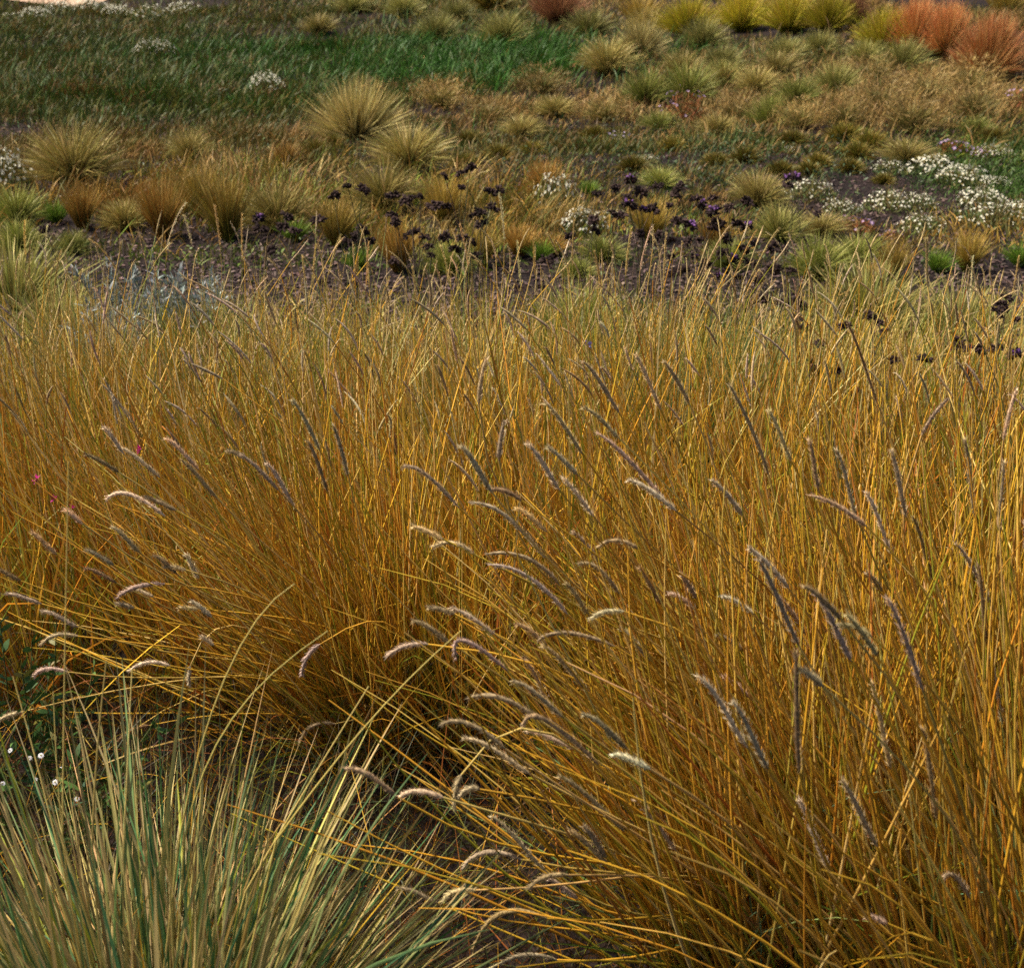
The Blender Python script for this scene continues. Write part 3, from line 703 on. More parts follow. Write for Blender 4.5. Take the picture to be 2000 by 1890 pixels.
for (k, px, py, w, hs, nm, grp, lab) in TUFTS:
    tuft(k, px, py, w, lab, nm, hs, grp, 'sedge' if nm == 'sedge_mound' else 'grass tuft')


# ------------------------------------------------------------------ flowering plants
def aster_meshes(seed, petal, leafpal, nf, fr=.085, flat=.55):
    """foliage and flowers of one mound, radius 1"""
    r = np.random.default_rng(seed)
    N = 420
    a = r.uniform(0, 2 * pi, N); q = np.sqrt(r.random(N))
    base = np.stack([.95 * q * np.cos(a), .95 * q * np.sin(a), flat * (1 - q ** 2) * r.uniform(.1, .95, N)], -1)
    c = grow(base, r.uniform(0, 2 * pi, N), r.uniform(.2, 1.3, N), r.uniform(0, .6, N), r.uniform(.12, .26, N), 4)
    c0 = pick(leafpal, N, r)
    fol = ribbons(MB(), c, r.uniform(.025, .05, N)[:, None] * np.array([[.5, 1, .8, .15]]), lerp_cols(c0, c0 * 1.15, 4), r=r)
    Ns = 60                                              # thin flower stalks
    a = r.uniform(0, 2 * pi, Ns)
    c = grow(np.stack([.15 * np.cos(a), .15 * np.sin(a), np.zeros(Ns)], -1), a, r.uniform(0, 1.2, Ns), r.uniform(-.2, .3, Ns), r.uniform(.6, .95, Ns), 4)
    c0 = pick([(1, (.14, .15, .05)), (1, (.22, .16, .07))], Ns, r)
    ribbons(fol, c, np.full((Ns, 4), .014), lerp_cols(c0, c0, 4), r=r)
    fl = MB()
    a = r.uniform(0, 2 * pi, nf); q = np.sqrt(r.random(nf)) * 1.02
    z = flat * np.sqrt(np.clip(1.08 - q ** 2, 0, 1)) * r.uniform(.75, 1.15, nf) + .04
    P = np.stack([q * np.cos(a), q * np.sin(a), z], -1)
    for i in range(nf):
        k = 7
        R = fr * r.uniform(.6, 1.25)
        nrm = unit(np.array([.6 * q[i] * np.cos(a[i]) + r.normal(0, .35), .6 * q[i] * np.sin(a[i]) + r.normal(0, .35) - .15, 1.0]))
        s1 = unit(np.cross(nrm, np.array([.2, .9, .1]))); s2 = np.cross(nrm, s1)
        th = np.arange(2 * k) * pi / k
        rr = np.where(np.arange(2 * k) % 2 == 0, R, R * .45)
        rim = P[i] + rr[:, None] * (np.cos(th)[:, None] * s1 + np.sin(th)[:, None] * s2) + nrm * (R * .12)
        v = np.concatenate([P[i][None], rim])
        t = [[0, 1 + j, 1 + (j + 1) % (2 * k)] for j in range(2 * k)]
        cc = np.tile(np.array(petal) * r.uniform(.8, 1.1), (2 * k + 1, 1))
        cc[0] = (.55, .42, .08)
        fl.add(v, t=t, c=np.clip(cc, 0, .9))
    return fol.mesh('foliage', M_GRASS), fl.mesh('flowers', M_PETAL, smooth=False)


WHT = (.80, .81, .76); PUR = (.33, .20, .62); BLU = (.28, .24, .66)
LG = [(2, (.10, .14, .05)), (1, (.17, .17, .07)), (1, (.20, .15, .06))]
LO = [(3, (.36, .12, .05)), (2, (.28, .14, .05)), (1, (.16, .13, .04))]
AST = {
    'white_dense': [aster_meshes(s, WHT, LG, 170, .058) for s in (1, 2, 3)],
    'white_loose': [aster_meshes(s, WHT, LG, 95, .052) for s in (4, 5, 6)],
    'purple': [aster_meshes(s, PUR, LO, 34, .10) for s in (7, 8)],
    'blue': [aster_meshes(s, BLU, LG, 18, .09) for s in (9,)],
    'orange_bush': [aster_meshes(s, PUR, LO, 22, .075, .95) for s in (10, 11)],
}


def aster(kind, px, py, wpx, name, label, cat, group, hs=1.0):
    p = at(px, py)
    R = 0.5 * wpx * (p[1] * CT + CAM_H * ST) / FPX
    e = bpy.data.objects.new(name, None); C.objects.link(e)
    R *= 1.12; hs *= 1.2
    e.location = p; e.rotation_euler = (0, 0, rng.uniform(0, 2 * pi)); e.scale = (R, R, R * hs)
    tag(e, label, cat, group)
    ms = AST[kind]
    f, g = ms[int(rng.integers(0, len(ms)))]
    obj('foliage', f, e)
    tag(obj('flowers', g, e), None, None, None, 'stuff')
    return e


GW, GP = 'white aster mounds', 'purple aster mounds'
for (k, px, py, w, hs, nm, grp, lab) in [
    ('white_dense', 1820, 342, 96, .9, 'white_aster', GW, 'dense white aster at the upper left end of the bank at right'),
    ('white_dense', 1880, 362, 100, .9, 'white_aster', GW, 'dense white aster in the middle of the upper bank at right'),
    ('white_dense', 1915, 402, 90, .9, 'white_aster', GW, 'dense white aster below the middle of the upper bank at right'),
    ('white_dense', 1944, 366, 60, .8, 'white_aster', GW, 'small white aster at the right tip of the upper bank'),
    ('white_loose', 1930, 440, 120, .9, 'white_aster', GW, 'wide white aster lowest in the bank at right'),
    ('white_dense', 1988, 425, 80, .9, 'white_aster', GW, 'white aster cut by the right edge'),
    ('white_loose', 1738, 338, 66, .9, 'white_aster', GW, 'loose white aster standing apart left of the bank'),
    ('white_loose', 1942, 308, 70, .9, 'white_aster', GW, 'white aster beside the purple asters above the bank'),
    ('white_loose', 1734, 408, 92, .9, 'white_aster', GW, 'sparse white aster on the bare soil, left of two'),
    ('white_loose', 1792, 408, 70, 1.0, 'white_aster', GW, 'sparse white aster on the bare soil, right of two'),
    ('white_loose', 1582, 388, 98, .9, 'white_aster', GW, 'loose white aster below the lone purple flower heads'),
    ('white_loose', 1645, 414, 70, .8, 'white_aster', GW, 'small white aster behind the purple asters on the soil'),
    ('white_loose', 1802, 452, 90, .9, 'white_aster', GW, 'scattered white aster below the two sparse ones on the soil'),
    ('white_loose', 1545, 297, 36, .8, 'white_aster', GW, 'tiny white aster between two sedge mounds at right'),
    ('white_loose', 1262, 322, 60, .7, 'white_aster', GW, 'low white aster between sedge mounds at middle'),
    ('white_loose', 1085, 412, 96, 1.7, 'white_aster', GW, 'upper part of the white flower patch under the orange-tan mound'),
    ('white_dense', 1140, 456, 84, 1.4, 'white_aster', GW, 'dense lower plant of the white flower patch at middle'),
    ('white_loose', 1200, 425, 60, .6, 'white_aster', GW, 'few white flowers half hidden behind tall dark seed heads'),
    ('white_dense', 14, 368, 104, 1.7, 'white_aster', GW, 'tall white aster at the left edge beside the large olive tussock'),
    ('white_loose', 142, 392, 56, .6, 'white_aster', GW, 'few white flowers in front of the large olive tussock'),
    ('white_dense', 521, 184, 66, 1.5, 'white_aster', GW, 'small bright white aster alone in the green turf'),
    ('white_loose', 288, 112, 50, 1.6, 'white_aster', GW, 'pale white flowers in the turf at upper left, left of two'),
    ('white_loose', 320, 114, 50, 1.6, 'white_aster', GW, 'pale white flowers in the turf at upper left, right of two'),
    ('white_dense', 70, 36, 60, .8, 'white_aster', GW, 'white aster at the top left next to the sandy path'),
    ('white_loose', 15, 42, 60, .6, 'white_aster', GW, 'white aster in the top left corner below the path'),
    ('white_dense', 120, 18, 62, .8, 'white_aster', GW, 'white aster along the top border, first right of the path'),
    ('white_dense', 175, 14, 66, .8, 'white_aster', GW, 'white aster along the top border, second right of the path'),
    ('white_dense', 230, 16, 60, .8, 'white_aster', GW, 'white aster along the top border, third right of the path'),
    ('white_loose', 290, 16, 80, .8, 'white_aster', GW, 'white aster along the top border, fourth right of the path'),
    ('white_loose', 360, 26, 70, .8, 'white_aster', GW, 'white aster along the top border, fifth right of the path'),
    ('purple', 1668, 450, 76, .9, 'purple_aster', GP, 'purple aster with reddish leaves on the soil at right'),
    ('purple', 1862, 298, 66, .9, 'purple_aster', GP, 'purple aster above the large white aster bank'),
    ('purple', 1918, 306, 48, .8, 'purple_aster', GP, 'small purple aster left of the upper white aster at right'),
    ('blue', 1207, 278, 60, .8, 'blue_aster', GP, 'few blue asters between sedge mounds at middle'),
    ('purple', 1742, 465, 46, .7, 'purple_aster', GP, 'faint purple aster under the scattered white aster'),
    ('orange_bush', 1336, 238, 92, 1.0, 'flowering_bush', GP, 'small orange-red bush dotted with purple flowers'),
    ('orange_bush', 1992, 226, 80, 1.0, 'flowering_bush', GP, 'reddish bush with purple flowers cut by the right edge'),
]:
    aster(k, px, py, w, nm, lab, 'aster' if 'aster' in nm else 'bush', grp, hs)


# blue-grey wormwood
def wormwood(px, py, Yd, Hh, Rr, seed, label):
    r = np.random.default_rng(seed)
    g = plane(px, py, Yd); b = np.array([g[0], Yd, 0.0])
    e = bpy.data.objects.new('wormwood_plant', None); C.objects.link(e); e.location = b
    tag(e, label, 'wormwood', 'blue-grey wormwood plants')
    n = 26
    a = r.uniform(0, 2 * pi, n)
    c = grow(np.stack([.04 * np.cos(a), .04 * np.sin(a), np.full(n, -.02)], -1), a, r.uniform(.05, .55, n), r.uniform(-.1, .3, n), Hh * r.uniform(.65, 1.05, n), 7)
    c[..., :2] *= Rr / .2
    c0 = pick([(1, (.22, .22, .17))], n, r)
    tubes(mb := MB(), c, np.full((n, 7), .0022), lerp_cols(c0, c0, 7))
    tag(obj('stems', mb.mesh('stems', M_GRASS), e), None, None, None, 'stuff')
    m = 1300
    ii = r.integers(0, n, m); tt = r.uniform(.25, 1, m) * 5.99
    k = tt.astype(int); fr = (tt - k)[:, None]
    base = c[ii, k] * (1 - fr) + c[ii, k + 1] * fr
    cl = grow(base, r.uniform(0, 2 * pi, m), r.uniform(.2, 1.3, m), r.uniform(-.2, .6, m), r.uniform(.02, .05, m), 3)
    c1 = pick([(2, (.32, .38, .46)), (2, (.25, .31, .36)), (1, (.44, .48, .56))], m, r)
    tag(obj('leaves', ribbons(MB(), cl, r.uniform(.005, .010, m)[:, None] * np.array([[.6, 1, .3]]), lerp_cols(c1, c1, 3), r=r).mesh('leaves', M_GRASS), e), None, None, None, 'stuff')


wormwood(262, 560, 4.95, .46, .20, 3, 'blue-grey wormwood behind the pale grass at left, left of two')
wormwood(375, 560, 5.05, .42, .15, 4, 'blue-grey wormwood behind the pale grass at left, right of two')
wormwood(190, 600, 4.6, .38, .12, 5, 'small blue-grey wormwood half buried in the pale grass at left')

# ------------------------------------------------------------------ dark seed heads on wiry stems
HEADS_PX = []
for (x0, y0, lst) in [
    (0, 0, [(1925, 1030), (1850, 1085), (1430, 1210), (1440, 1270), (1590, 1200), (1565, 1260), (1765, 1220), (1635, 1280), (1500, 1385), (1410, 1430), (250, 1270)]),
    (600, 0, [(850, 960), (905, 930), (760, 975), (855, 1040), (1065, 1050), (1020, 1065), (310, 1050), (480, 1085), (580, 1095), (630, 1090), (540, 1115), (710, 1140), (775, 1145),
              (1025, 1150), (965, 1180), (915, 1195), (465, 1190), (490, 1230), (960, 1245), (305, 1270), (265, 1305), (590, 1285), (550, 1305), (280, 1335), (230, 1340), (350, 1340), (655, 1315),
              (765, 1315), (860, 1320), (670, 1365), (690, 1415), (915, 1345), (820, 1380), (935, 1415), (480, 1450), (1785, 995), (1710, 1045), (1945, 1030), (1845, 1070), (1600, 1070), (1770, 1095),
              (1780, 1135), (1860, 1160), (1910, 1160), (1690, 1180), (1740, 1195), (1590, 1225), (1595, 1280), (1450, 1310), (1845, 1295), (1945, 1315), (100, 1560), (240, 1575), (880, 1610), (730, 1580),
              (620, 1600), (1180, 1600), (1300, 1590), (1330, 1440)]),
    (1300, 0, [(20, 1140), (75, 1225), (55, 1085), (80, 1035), (170, 1100), (205, 1120), (255, 1100), (205, 1150), (265, 1170), (455, 1120), (350, 1155), (680, 985), (720, 980), (680, 1030), (845, 1185),
               (395, 1240), (455, 1250), (290, 1240), (260, 1265), (145, 1250), (35, 1330), (120, 1335), (195, 1330), (335, 1325), (495, 1350), (600, 1370), (650, 1385), (430, 1380), (160, 1420), (370, 1430),
               (310, 1400), (465, 1460), (35, 1420), (600, 1495), (690, 1500), (290, 1525), (400, 1540), (350, 1500), (510, 1550), (100, 1500), (40, 1520), (230, 1460)]),
    (1300, 500, [(545, 240), (725, 250), (690, 260), (770, 285), (650, 270), (380, 310), (395, 365), (735, 340), (585, 430), (650, 420), (770, 405), (1130, 330), (1180, 370), (1210, 415), (995, 390),
                 (860, 490), (800, 580), (830, 630), (945, 640), (1260, 575), (1610, 505), (1670, 510), (1630, 470), (1740, 515), (1835, 510), (1890, 230), (1860, 270), (1885, 300), (1840, 310), (1940, 350),
                 (1060, 755), (1680, 650), (1430, 570), (710, 535), (510, 530), (560, 500), (1940, 540)]),
]:
    HEADS_PX += [(x0 + a * .3526, y0 + b * .3526) for a, b in lst]


def head_mesh(seed, purple):
    r = np.random.default_rng(500 + seed)
    mb = MB()
    N = 46
    z = r.uniform(-.75, 1, N); a = r.uniform(0, 2 * pi, N); s = np.sqrt(1 - z ** 2)
    d = np.stack([s * np.cos(a), s * np.sin(a), z * .8], -1)
    lob = 1 + .22 * np.sin(3 * a + seed) + r.normal(0, .08, N)
    for i in range(N):                                  # small spent florets, each a three-sided bud
        t = d[i] * lob[i]
        u = unit(np.cross(d[i], np.array([.3, .2, .9]))); w = np.cross(unit(d[i]), u)
        R = r.uniform(.13, .24)
        ring = [t * .72 + R * (cos(k * 2 * pi / 4) * u + sin(k * 2 * pi / 4) * w) for k in range(4)]
        v = np.array([t * .1] + ring + [t * 1.02])
        c = np.array([.034, .020, .018]) * r.uniform(.6, 1.7)
        cc = np.tile(c, (6, 1))
        if purple and d[i, 2] > .45 and r.random() < .6:
            cc[1:] = np.array([.20, .09, .26]) * r.uniform(.7, 1.3)
        elif r.random() < .12:
            cc[5] = (.14, .09, .08)
        mb.add(v, t=[[0, 2, 1], [0, 3, 2], [0, 4, 3], [0, 1, 4], [5, 1, 2], [5, 2, 3], [5, 3, 4], [5, 4, 1]], c=cc)
    return mb.mesh('flower_head', M_DARK, smooth=False)


HM = [head_mesh(s, False) for s in range(4)]
HP = [head_mesh(s, True) for s in range(4, 6)]
PURPLE_AT = [(1230, 351), (1350, 425), (1460, 441), (1385, 405), (1547, 347), (1356, 500), (1430, 504), (1402, 538), (505, 427), (1506, 652), (1984, 680), (1240, 409)]
#           px of the base, ground distance, label
SEEDPL = [
    (520, 5.55, 'dark seed heads farthest left, beside the broad amber-olive tuft'),
    (690, 5.6, 'dark seed heads above the bright green low tuft left of centre'),
    (810, 5.65, 'dark seed heads above the rust and amber tuft at centre'),
    (925, 5.7, 'dark seed heads with the highest cluster, left of the white flower patch'),
    (1175, 5.55, 'dark seed heads touching the right side of the white flower patch'),
    (1262, 5.5, 'dark seed heads at the heart of the large dark stand'),
    (1370, 5.45, 'dark seed heads with purple tips right in the large dark stand'),
    (1450, 5.4, 'dark seed heads at the right end of the large dark stand'),
    (1548, 6.9, 'lone bright purple flower heads above the loose white aster'),
    (1540, 4.55, 'low row of black seed heads standing on the dark soil'),
    (1610, 3.55, 'dark seed heads sunk in the golden grass below the low row'),
    (1760, 3.55, 'scattered dark seed heads in the pale grass at right'),
    (1935, 3.8, 'dark seed heads in a stacked cluster at the right edge'),
    (88, 5.6, 'single dark seed head on the soil at left'),
    (640, 5.2, 'low dark seed heads in the bare soil strip left of centre'),
    (1060, 5.15, 'low dark seed heads in the bare soil strip at middle'),
]
plants = []
for (bx, Yd, lab) in SEEDPL:
    yy = Yd
    g = plane(bx, 500, yy)
    x0 = g[0]
    e = bpy.data.objects.new('seed_head_plant', None); C.objects.link(e)
    e.location = (x0, yy, 0)
    tag(e, lab, 'seed heads', 'dark seed head plants')
    plants.append((e, x0, yy, bx))
for (hx, hy) in HEADS_PX:
    best, bd = None, 1e9
    for i, (e, x0, yy, bx) in enumerate(plants):
        P = plane(hx, hy, yy)
        if (i == 8 and abs(hx - 1548) > 22) or (i == 13 and hx > 150):
            continue
        pen = abs(hx - bx) + (0 if .2 < P[2] < .72 else 120) + (900 if P[2] < .08 or P[2] > .9 else 0)
        if hy > 570 and yy > 5.0: pen += 150
        if hy < 540 and yy < 4.6: pen += 200
        if i == 8: pen -= 300
        if i in (14, 15) and hy < 535: pen += 250
        if pen < bd: best, bd = i, pen
    e, x0, yy, bx = plants[best]
    yy2 = yy + rng.uniform(-.15, .15)
    P = plane(hx, hy, yy2) - np.array([x0, yy, 0])
    r0 = np.array([rng.normal(0, .04), rng.normal(0, .04), -.02])
    t = np.linspace(0, 1, 6)[:, None]
    mid_ = (r0 + P) / 2 + np.array([rng.normal(0, .03), rng.normal(0, .03), .06]) - np.array([P[0] * .22, P[1] * .22, 0])
    c = (1 - t) ** 2 * r0 + 2 * t * (1 - t) * mid_ + t ** 2 * P
    cc = pick([(2, (.07, .07, .035)), (1, (.10, .07, .05))], 1)
    st = obj('stem', tubes(MB(), c[None], np.linspace(.0024, .0015, 6)[None], lerp_cols(cc, cc * .8, 6)).mesh('stem', M_DARK), e)
    pur = any(abs(hx - a) < 16 and abs(hy - b) < 16 for a, b in PURPLE_AT)
    big = .0245 + rng.uniform(-.007, .007)
    big *= max(.68, min(1.0, yy / 5.4))
    h = obj('flower_head', (HP if pur else HM)[int(rng.integers(0, 2 if pur else 4))], st, loc=tuple(P), rz=rng.uniform(0, 6.28), s=(big * 1.15, big * 1.15, big * .95))
    h.rotation_euler = (rng.normal(0, .3), rng.normal(0, .3), rng.uniform(0, 6.28))
    if pur:
        h['label'] = 'flower head still tipped with purple'

# ------------------------------------------------------------------ amber stand: the mass of the field (stuff)
GOLD = (.62, .345, .030); STRAW = (.60, .40, .115); ORNG = (.46, .20, .018); OLVG = (.25, .235, .018); PALE = (.62, .48, .22)
RUSTD = (.33, .105, .018); SAGE = (.22, .255, .085); GRNF = (.12, .185, .025)


def front_edge(x):
    return np.interp(x, [-1.6, -.9, -.5, 0, .25, .6, 1.5], [2.6, 2.6, 2.5, 2.45, 2.55, 2.75, 2.7])


def field_points(N, back):
    out = []
    k = 0
    while k < N:
        y = rng.uniform(2.1, back + .35, N); x = rng.uniform(-1, 1, N) * (.40 * (y + .75) + .35)
        bk = back + .22 * noise2(x, y * 0 + 3, .5, 31)
        ok = (y > front_edge(x) + rng.normal(0, .05, N)) & (y < bk)
        p_ = np.stack([x[ok], y[ok], np.full(ok.sum(), -.01)], -1)
        out.append(p_); k += len(p_)
    return np.concatenate(out)[:N]


_cand = field_points(4000, 4.5)
CEN = []
for q_ in _cand:                                            # the stand grows in crowns about a hand apart
    if all((q_[0] - c_[0]) ** 2 + (q_[1] - c_[1]) ** 2 > .17 ** 2 for c_ in CEN):
        CEN.append(q_)
CEN = np.array(CEN)
CLEAN = np.stack([rng.normal(-.04, .12, len(CEN)), rng.normal(0, .08, len(CEN))], -1)
CHGT = np.exp(rng.normal(0, .13, len(CEN)))
print('crowns in the stand', len(CEN))


def crown_points(N):
    i = rng.integers(0, len(CEN), N)
    off = rng.normal(0, .038, (N, 2))
    p_ = CEN[i].copy(); p_[:, :2] += off
    return p_, i, off


def stem_cols(p, N):
    f = np.clip((p[:, 1] - 2.7) / 1.1, 0, 1)              # 0 near, 1 at the back of the stand
    near = pick([(4, GOLD), (2.0, ORNG), (2.0, STRAW), (2.0, OLVG), (.6, RUSTD), (.5, PALE)], N)
    far = pick([(3.2, STRAW), (1.6, GOLD), (2.6, PALE), (1.2, OLVG), (1.4, SAGE), (.2, ORNG)], N)
    return np.where((rng.random(N) < f * .85)[:, None], far, near)


N = 12000
p, ci, off = crown_points(N)
lx = -.16 * np.exp(-((p[:, 0] + .8) / .5) ** 2) * (p[:, 1] < 3.3) + .12 * np.exp(-((p[:, 0] - .35) / .45) ** 2) * (p[:, 1] > 3.2) - .04
l = np.stack([lx + rng.normal(0, .11, N), rng.normal(0, .11, N)], -1) + CLEAN[ci] + 2.2 * off
wild = rng.random(N) < .14
l[wild] += rng.normal(0, .42, (wild.sum(), 2))
hmax = np.interp(p[:, 1], [2.2, 2.8, 3.4, 4.0, 4.6], [.76, .72, .62, .48, .32]) * CHGT[ci]
L = hmax * rng.beta(5, 2.0, N) * 1.15
cl = floor_clamp(grow(p, np.arctan2(l[:, 1], l[:, 0]), np.hypot(l[:, 0], l[:, 1]), rng.normal(.10, .22, N), L, 6, 2.0))
f = np.clip((p[:, 1] - 2.9) / 1.3, 0, 1)
c0 = np.where((rng.random(N) < f * .7)[:, None], pick([(2, GOLD), (2, OLVG), (1.5, SAGE), (1, ORNG), (1.5, GRNF)], N), pick([(2.4, ORNG), (1.4, RUSTD), (2.6, GOLD), (3, OLVG), (1, GRNF)], N))
c1 = 1.28 * stem_cols(p, N) * np.exp(rng.normal(0, .15, (N, 1)))
wd = (rng.uniform(.0026, .0056, N) * np.interp(p[:, 1], [3, 4.5], [1, .78]))[:, None] * np.array([1.1, 1, .95, .85, .7, .3])[None]
mb = ribbons(MB(), cl, wd, lerp_cols(c0, c1, 6))
tag(obj('amber_grass', mb.mesh('amber_grass', M_DRY)), 'dense stand of thin golden grass stems filling the middle', 'grass', None, 'stuff')

N = 10000                                                   # leaves low in the stand
p, ci, off = crown_points(N)
f = np.clip((p[:, 1] - 2.9) / 1.5, 0, 1)
cn = pick([(3, ORNG), (3.5, OLVG), (2, RUSTD), (2, GRNF), (2, GOLD)], N)
cf = pick([(3, SAGE), (2, STRAW), (2.5, OLVG), (1, PALE), (2, GRNF)], N)
c0 = np.where((rng.random(N) < f)[:, None], cf, cn)
ph = np.arctan2(off[:, 1], off[:, 0]) + rng.normal(0, .9, N)
cl = floor_clamp(grow(p, ph, np.abs(rng.normal(0, .36, N)), rng.uniform(.0, 1.4, N), rng.uniform(.20, .56, N) * np.interp(p[:, 1], [2.5, 4.6], [1.05, .8]), 5, 1.6))
wd = rng.uniform(.0030, .0062, N)[:, None] * np.array([.9, 1, .9, .6, .12])[None]
mb = ribbons(MB(), cl, wd, lerp_cols(c0, c0 * np.array([1.25, 1.15, 1.1]), 5))
tag(obj('amber_grass_leaves', mb.mesh('amber_grass_leaves', M_GRASS)), 'tangle of orange and green leaves low in the golden stand', 'grass', None, 'stuff')


# heads of the mass, too many and too thin to tell apart
def head_geometry(mb, ctr, R, base_col, bris_col, r, nb=70, k=6, bl=.011):
    """ctr (S,3) from foot to tip"""
    S = len(ctr)
    t = np.linspace(0, 1, S)
    prof = np.interp(t, [0, .08, .3, .7, .92, 1], [.35, .8, 1, .95, .6, .12]) * (1 + r.normal(0, .10, S))
    cols = np.tile(base_col, (1, S, 1)) * (1 + r.normal(0, .1, (1, S, 1)))
    tubes(mb, ctr[None], (R * .72 * prof)[None], cols, k)
    tt = r.uniform(.02, .98, nb) * (S - 1)
    i = np.minimum(tt.astype(int), S - 2); fr = (tt - i)[:, None]
    P = ctr[i] * (1 - fr) + ctr[i + 1] * fr
    T = unit(ctr[i + 1] - ctr[i])
    a = unit(r.normal(0, 1, (nb, 3))); a = unit(a - (a * T).sum(-1, keepdims=True) * T)
    rad = (R * .6 * np.interp(tt / (S - 1), [0, .1, .5, 1], [.5, 1, 1, .4]))[:, None]
    b0 = P + a * rad
    tip = b0 + unit(a * .75 + T * 1.0) * (bl * r.uniform(.5, 1.1, nb))[:, None]
    sd = unit(np.cross(T, a)) * .0007
    v = np.stack([b0 - sd, b0 + sd, tip], 1)
    mb.add(v, t=np.arange(nb * 3).reshape(-1, 3), c=np.repeat(np.tile(bris_col, (nb, 1)) * r.uniform(.75, 1.2, (nb, 1)), 3, 0))
    return mb


def bez(P0, P1, P2, P3, S):
    t = np.linspace(0, 1, S)[:, None]
    return (1 - t) ** 3 * P0 + 3 * t * (1 - t) ** 2 * P1 + 3 * t * t * (1 - t) * P2 + t ** 3 * P3


HB = [(3, (.40, .30, .17)), (2.4, (.48, .37, .25)), (1, (.29, .20, .095)), (1, (.50, .37, .18))]
r = np.random.default_rng(5)
N = 620
p = field_points(N, 4.4)
mb = MB(); ms = MB()
for i in range(N):
    near = p[i, 1] < 3.3
    H = np.interp(p[i, 1], [2.2, 3.0, 4.0, 4.5], [.76, .74, .68, .50]) * r.uniform(.8, 1.12)
    lean = np.array([r.normal(-.10 if near else .05, .14), r.normal(0, .10)]) * H
    P0 = p[i]; P3_ = p[i] + np.array([lean[0], lean[1], H])
    d = np.array([lean[0] * 1.6 + r.normal(-.12 if near else 0, .16), r.normal(0, .12), r.uniform(.45, 1.0)]); d = unit(d)
    c = bez(P0, P0 + np.array([0, 0, H * .4]), P3_ - d * H * .35, P3_, 7)
    cc = stem_cols(p[i:i + 1], 1)
    tubes(ms, c[None], np.linspace(.0020, .0013, 7)[None], lerp_cols(cc, cc, 7))
    hl = r.uniform(.05, .11)
    bend = np.array([r.normal(-.4, .5), r.normal(0, .3), -r.uniform(0, .9)])
    h = bez(P3_, P3_ + d * hl * .33, P3_ + d * hl * .66 + bend * hl * .08, P3_ + d * hl + bend * hl * .25, 7)
    hb = pick(HB, 1, r)[0]
    if not near and r.random() < .6:
        hb = np.array([.50, .38, .18]) * r.uniform(.8, 1.15)
    head_geometry(mb, h, r.uniform(.0022, .0038) if not near else r.uniform(.003, .0045), hb, hb * 1.35, r, nb=26, k=5, bl=.007)
e = obj('foxtail_stalks', ms.mesh('foxtail_stalks', M_DRY))
tag(e, 'countless thin stalks with narrow seed heads throughout the golden stand', 'grass', None, 'stuff')
tag(obj('seed_heads', mb.mesh('seed_heads', M_HEAD), e), None, None, None, 'stuff')

# pale fringe behind the stand (stuff)
N = 19000
x = rng.uniform(-2.6, 2.6, N); y = rng.uniform(4.1, 5.6, N)
dens = np.clip(1.05 - np.clip(y - 4.45 - .25 * noise2(x, y, .5, 51), 0, None) * 1.7, .40, 1) * (1 - .4 * np.exp(-((x - .05) / .35) ** 2) * (y > 4.6))
ok = rng.random(N) < dens
p = np.stack([x, y, np.full(N, -.01)], -1)[ok]; N = len(p)
c0 = pick([(2, SAGE), (2.4, STRAW), (2, PALE), (1, OLVG), (2, (.40, .29, .20)), (1, (.30, .20, .13)), (.7, GRNF)], N)
cl = floor_clamp(grow(p, rng.uniform(0, 2 * pi, N), np.abs(rng.normal(0, .35, N)), rng.uniform(.2, 1.6, N), rng.uniform(.16, .42, N) * (1.1 - .3 * (p[:, 1] - 4.2)), 5))
wd = rng.uniform(.0030, .0050, N)[:, None] * np.array([.9, 1, .9, .6, .15])[None]
mb = ribbons(MB(), cl, wd, lerp_cols(c0, c0 * 1.15, 5))
tag(obj('pale_grass', mb.mesh('pale_grass', M_GRASS)), 'pale sage and straw grass fringing the dark soil strip', 'grass', None, 'stuff')

# thatch of fallen strands in the foreground hollows, mostly coloured dark to deepen their shade (stuff)
N = 8500
x = rng.uniform(-1.3, 1.0, N); y = rng.uniform(1.45, 2.75, N)
p = np.stack([x, y, rng.uniform(0, .08, N)], -1)
c0 = pick([(.8, ORNG), (1, RUSTD), (.8, GOLD), (1, OLVG), (4, (.07, .042, .018)), (3, (.045, .06, .016))], N)  # the dark brown and dark green strands paint the hollow's shade
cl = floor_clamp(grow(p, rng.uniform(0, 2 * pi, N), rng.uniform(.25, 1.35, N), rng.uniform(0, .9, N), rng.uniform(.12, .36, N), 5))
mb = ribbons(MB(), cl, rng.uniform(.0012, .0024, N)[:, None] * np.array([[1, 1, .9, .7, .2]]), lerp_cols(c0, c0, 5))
tag(obj('shade_dark_thatch', mb.mesh('shade_dark_thatch', M_DRY)), 'thin fallen strands, most darkened as shade, in the hollow between the front tufts', 'grass', None, 'stuff')


# ------------------------------------------------------------------ foreground tufts, stem by stem
def clump_root(name, x, y, label, cat='grass tuft', group=None):
    e = bpy.data.objects.new(name, None); C.objects.link(e)
    e.location = (x, y, 0)
    return tag(e, label, cat, group)


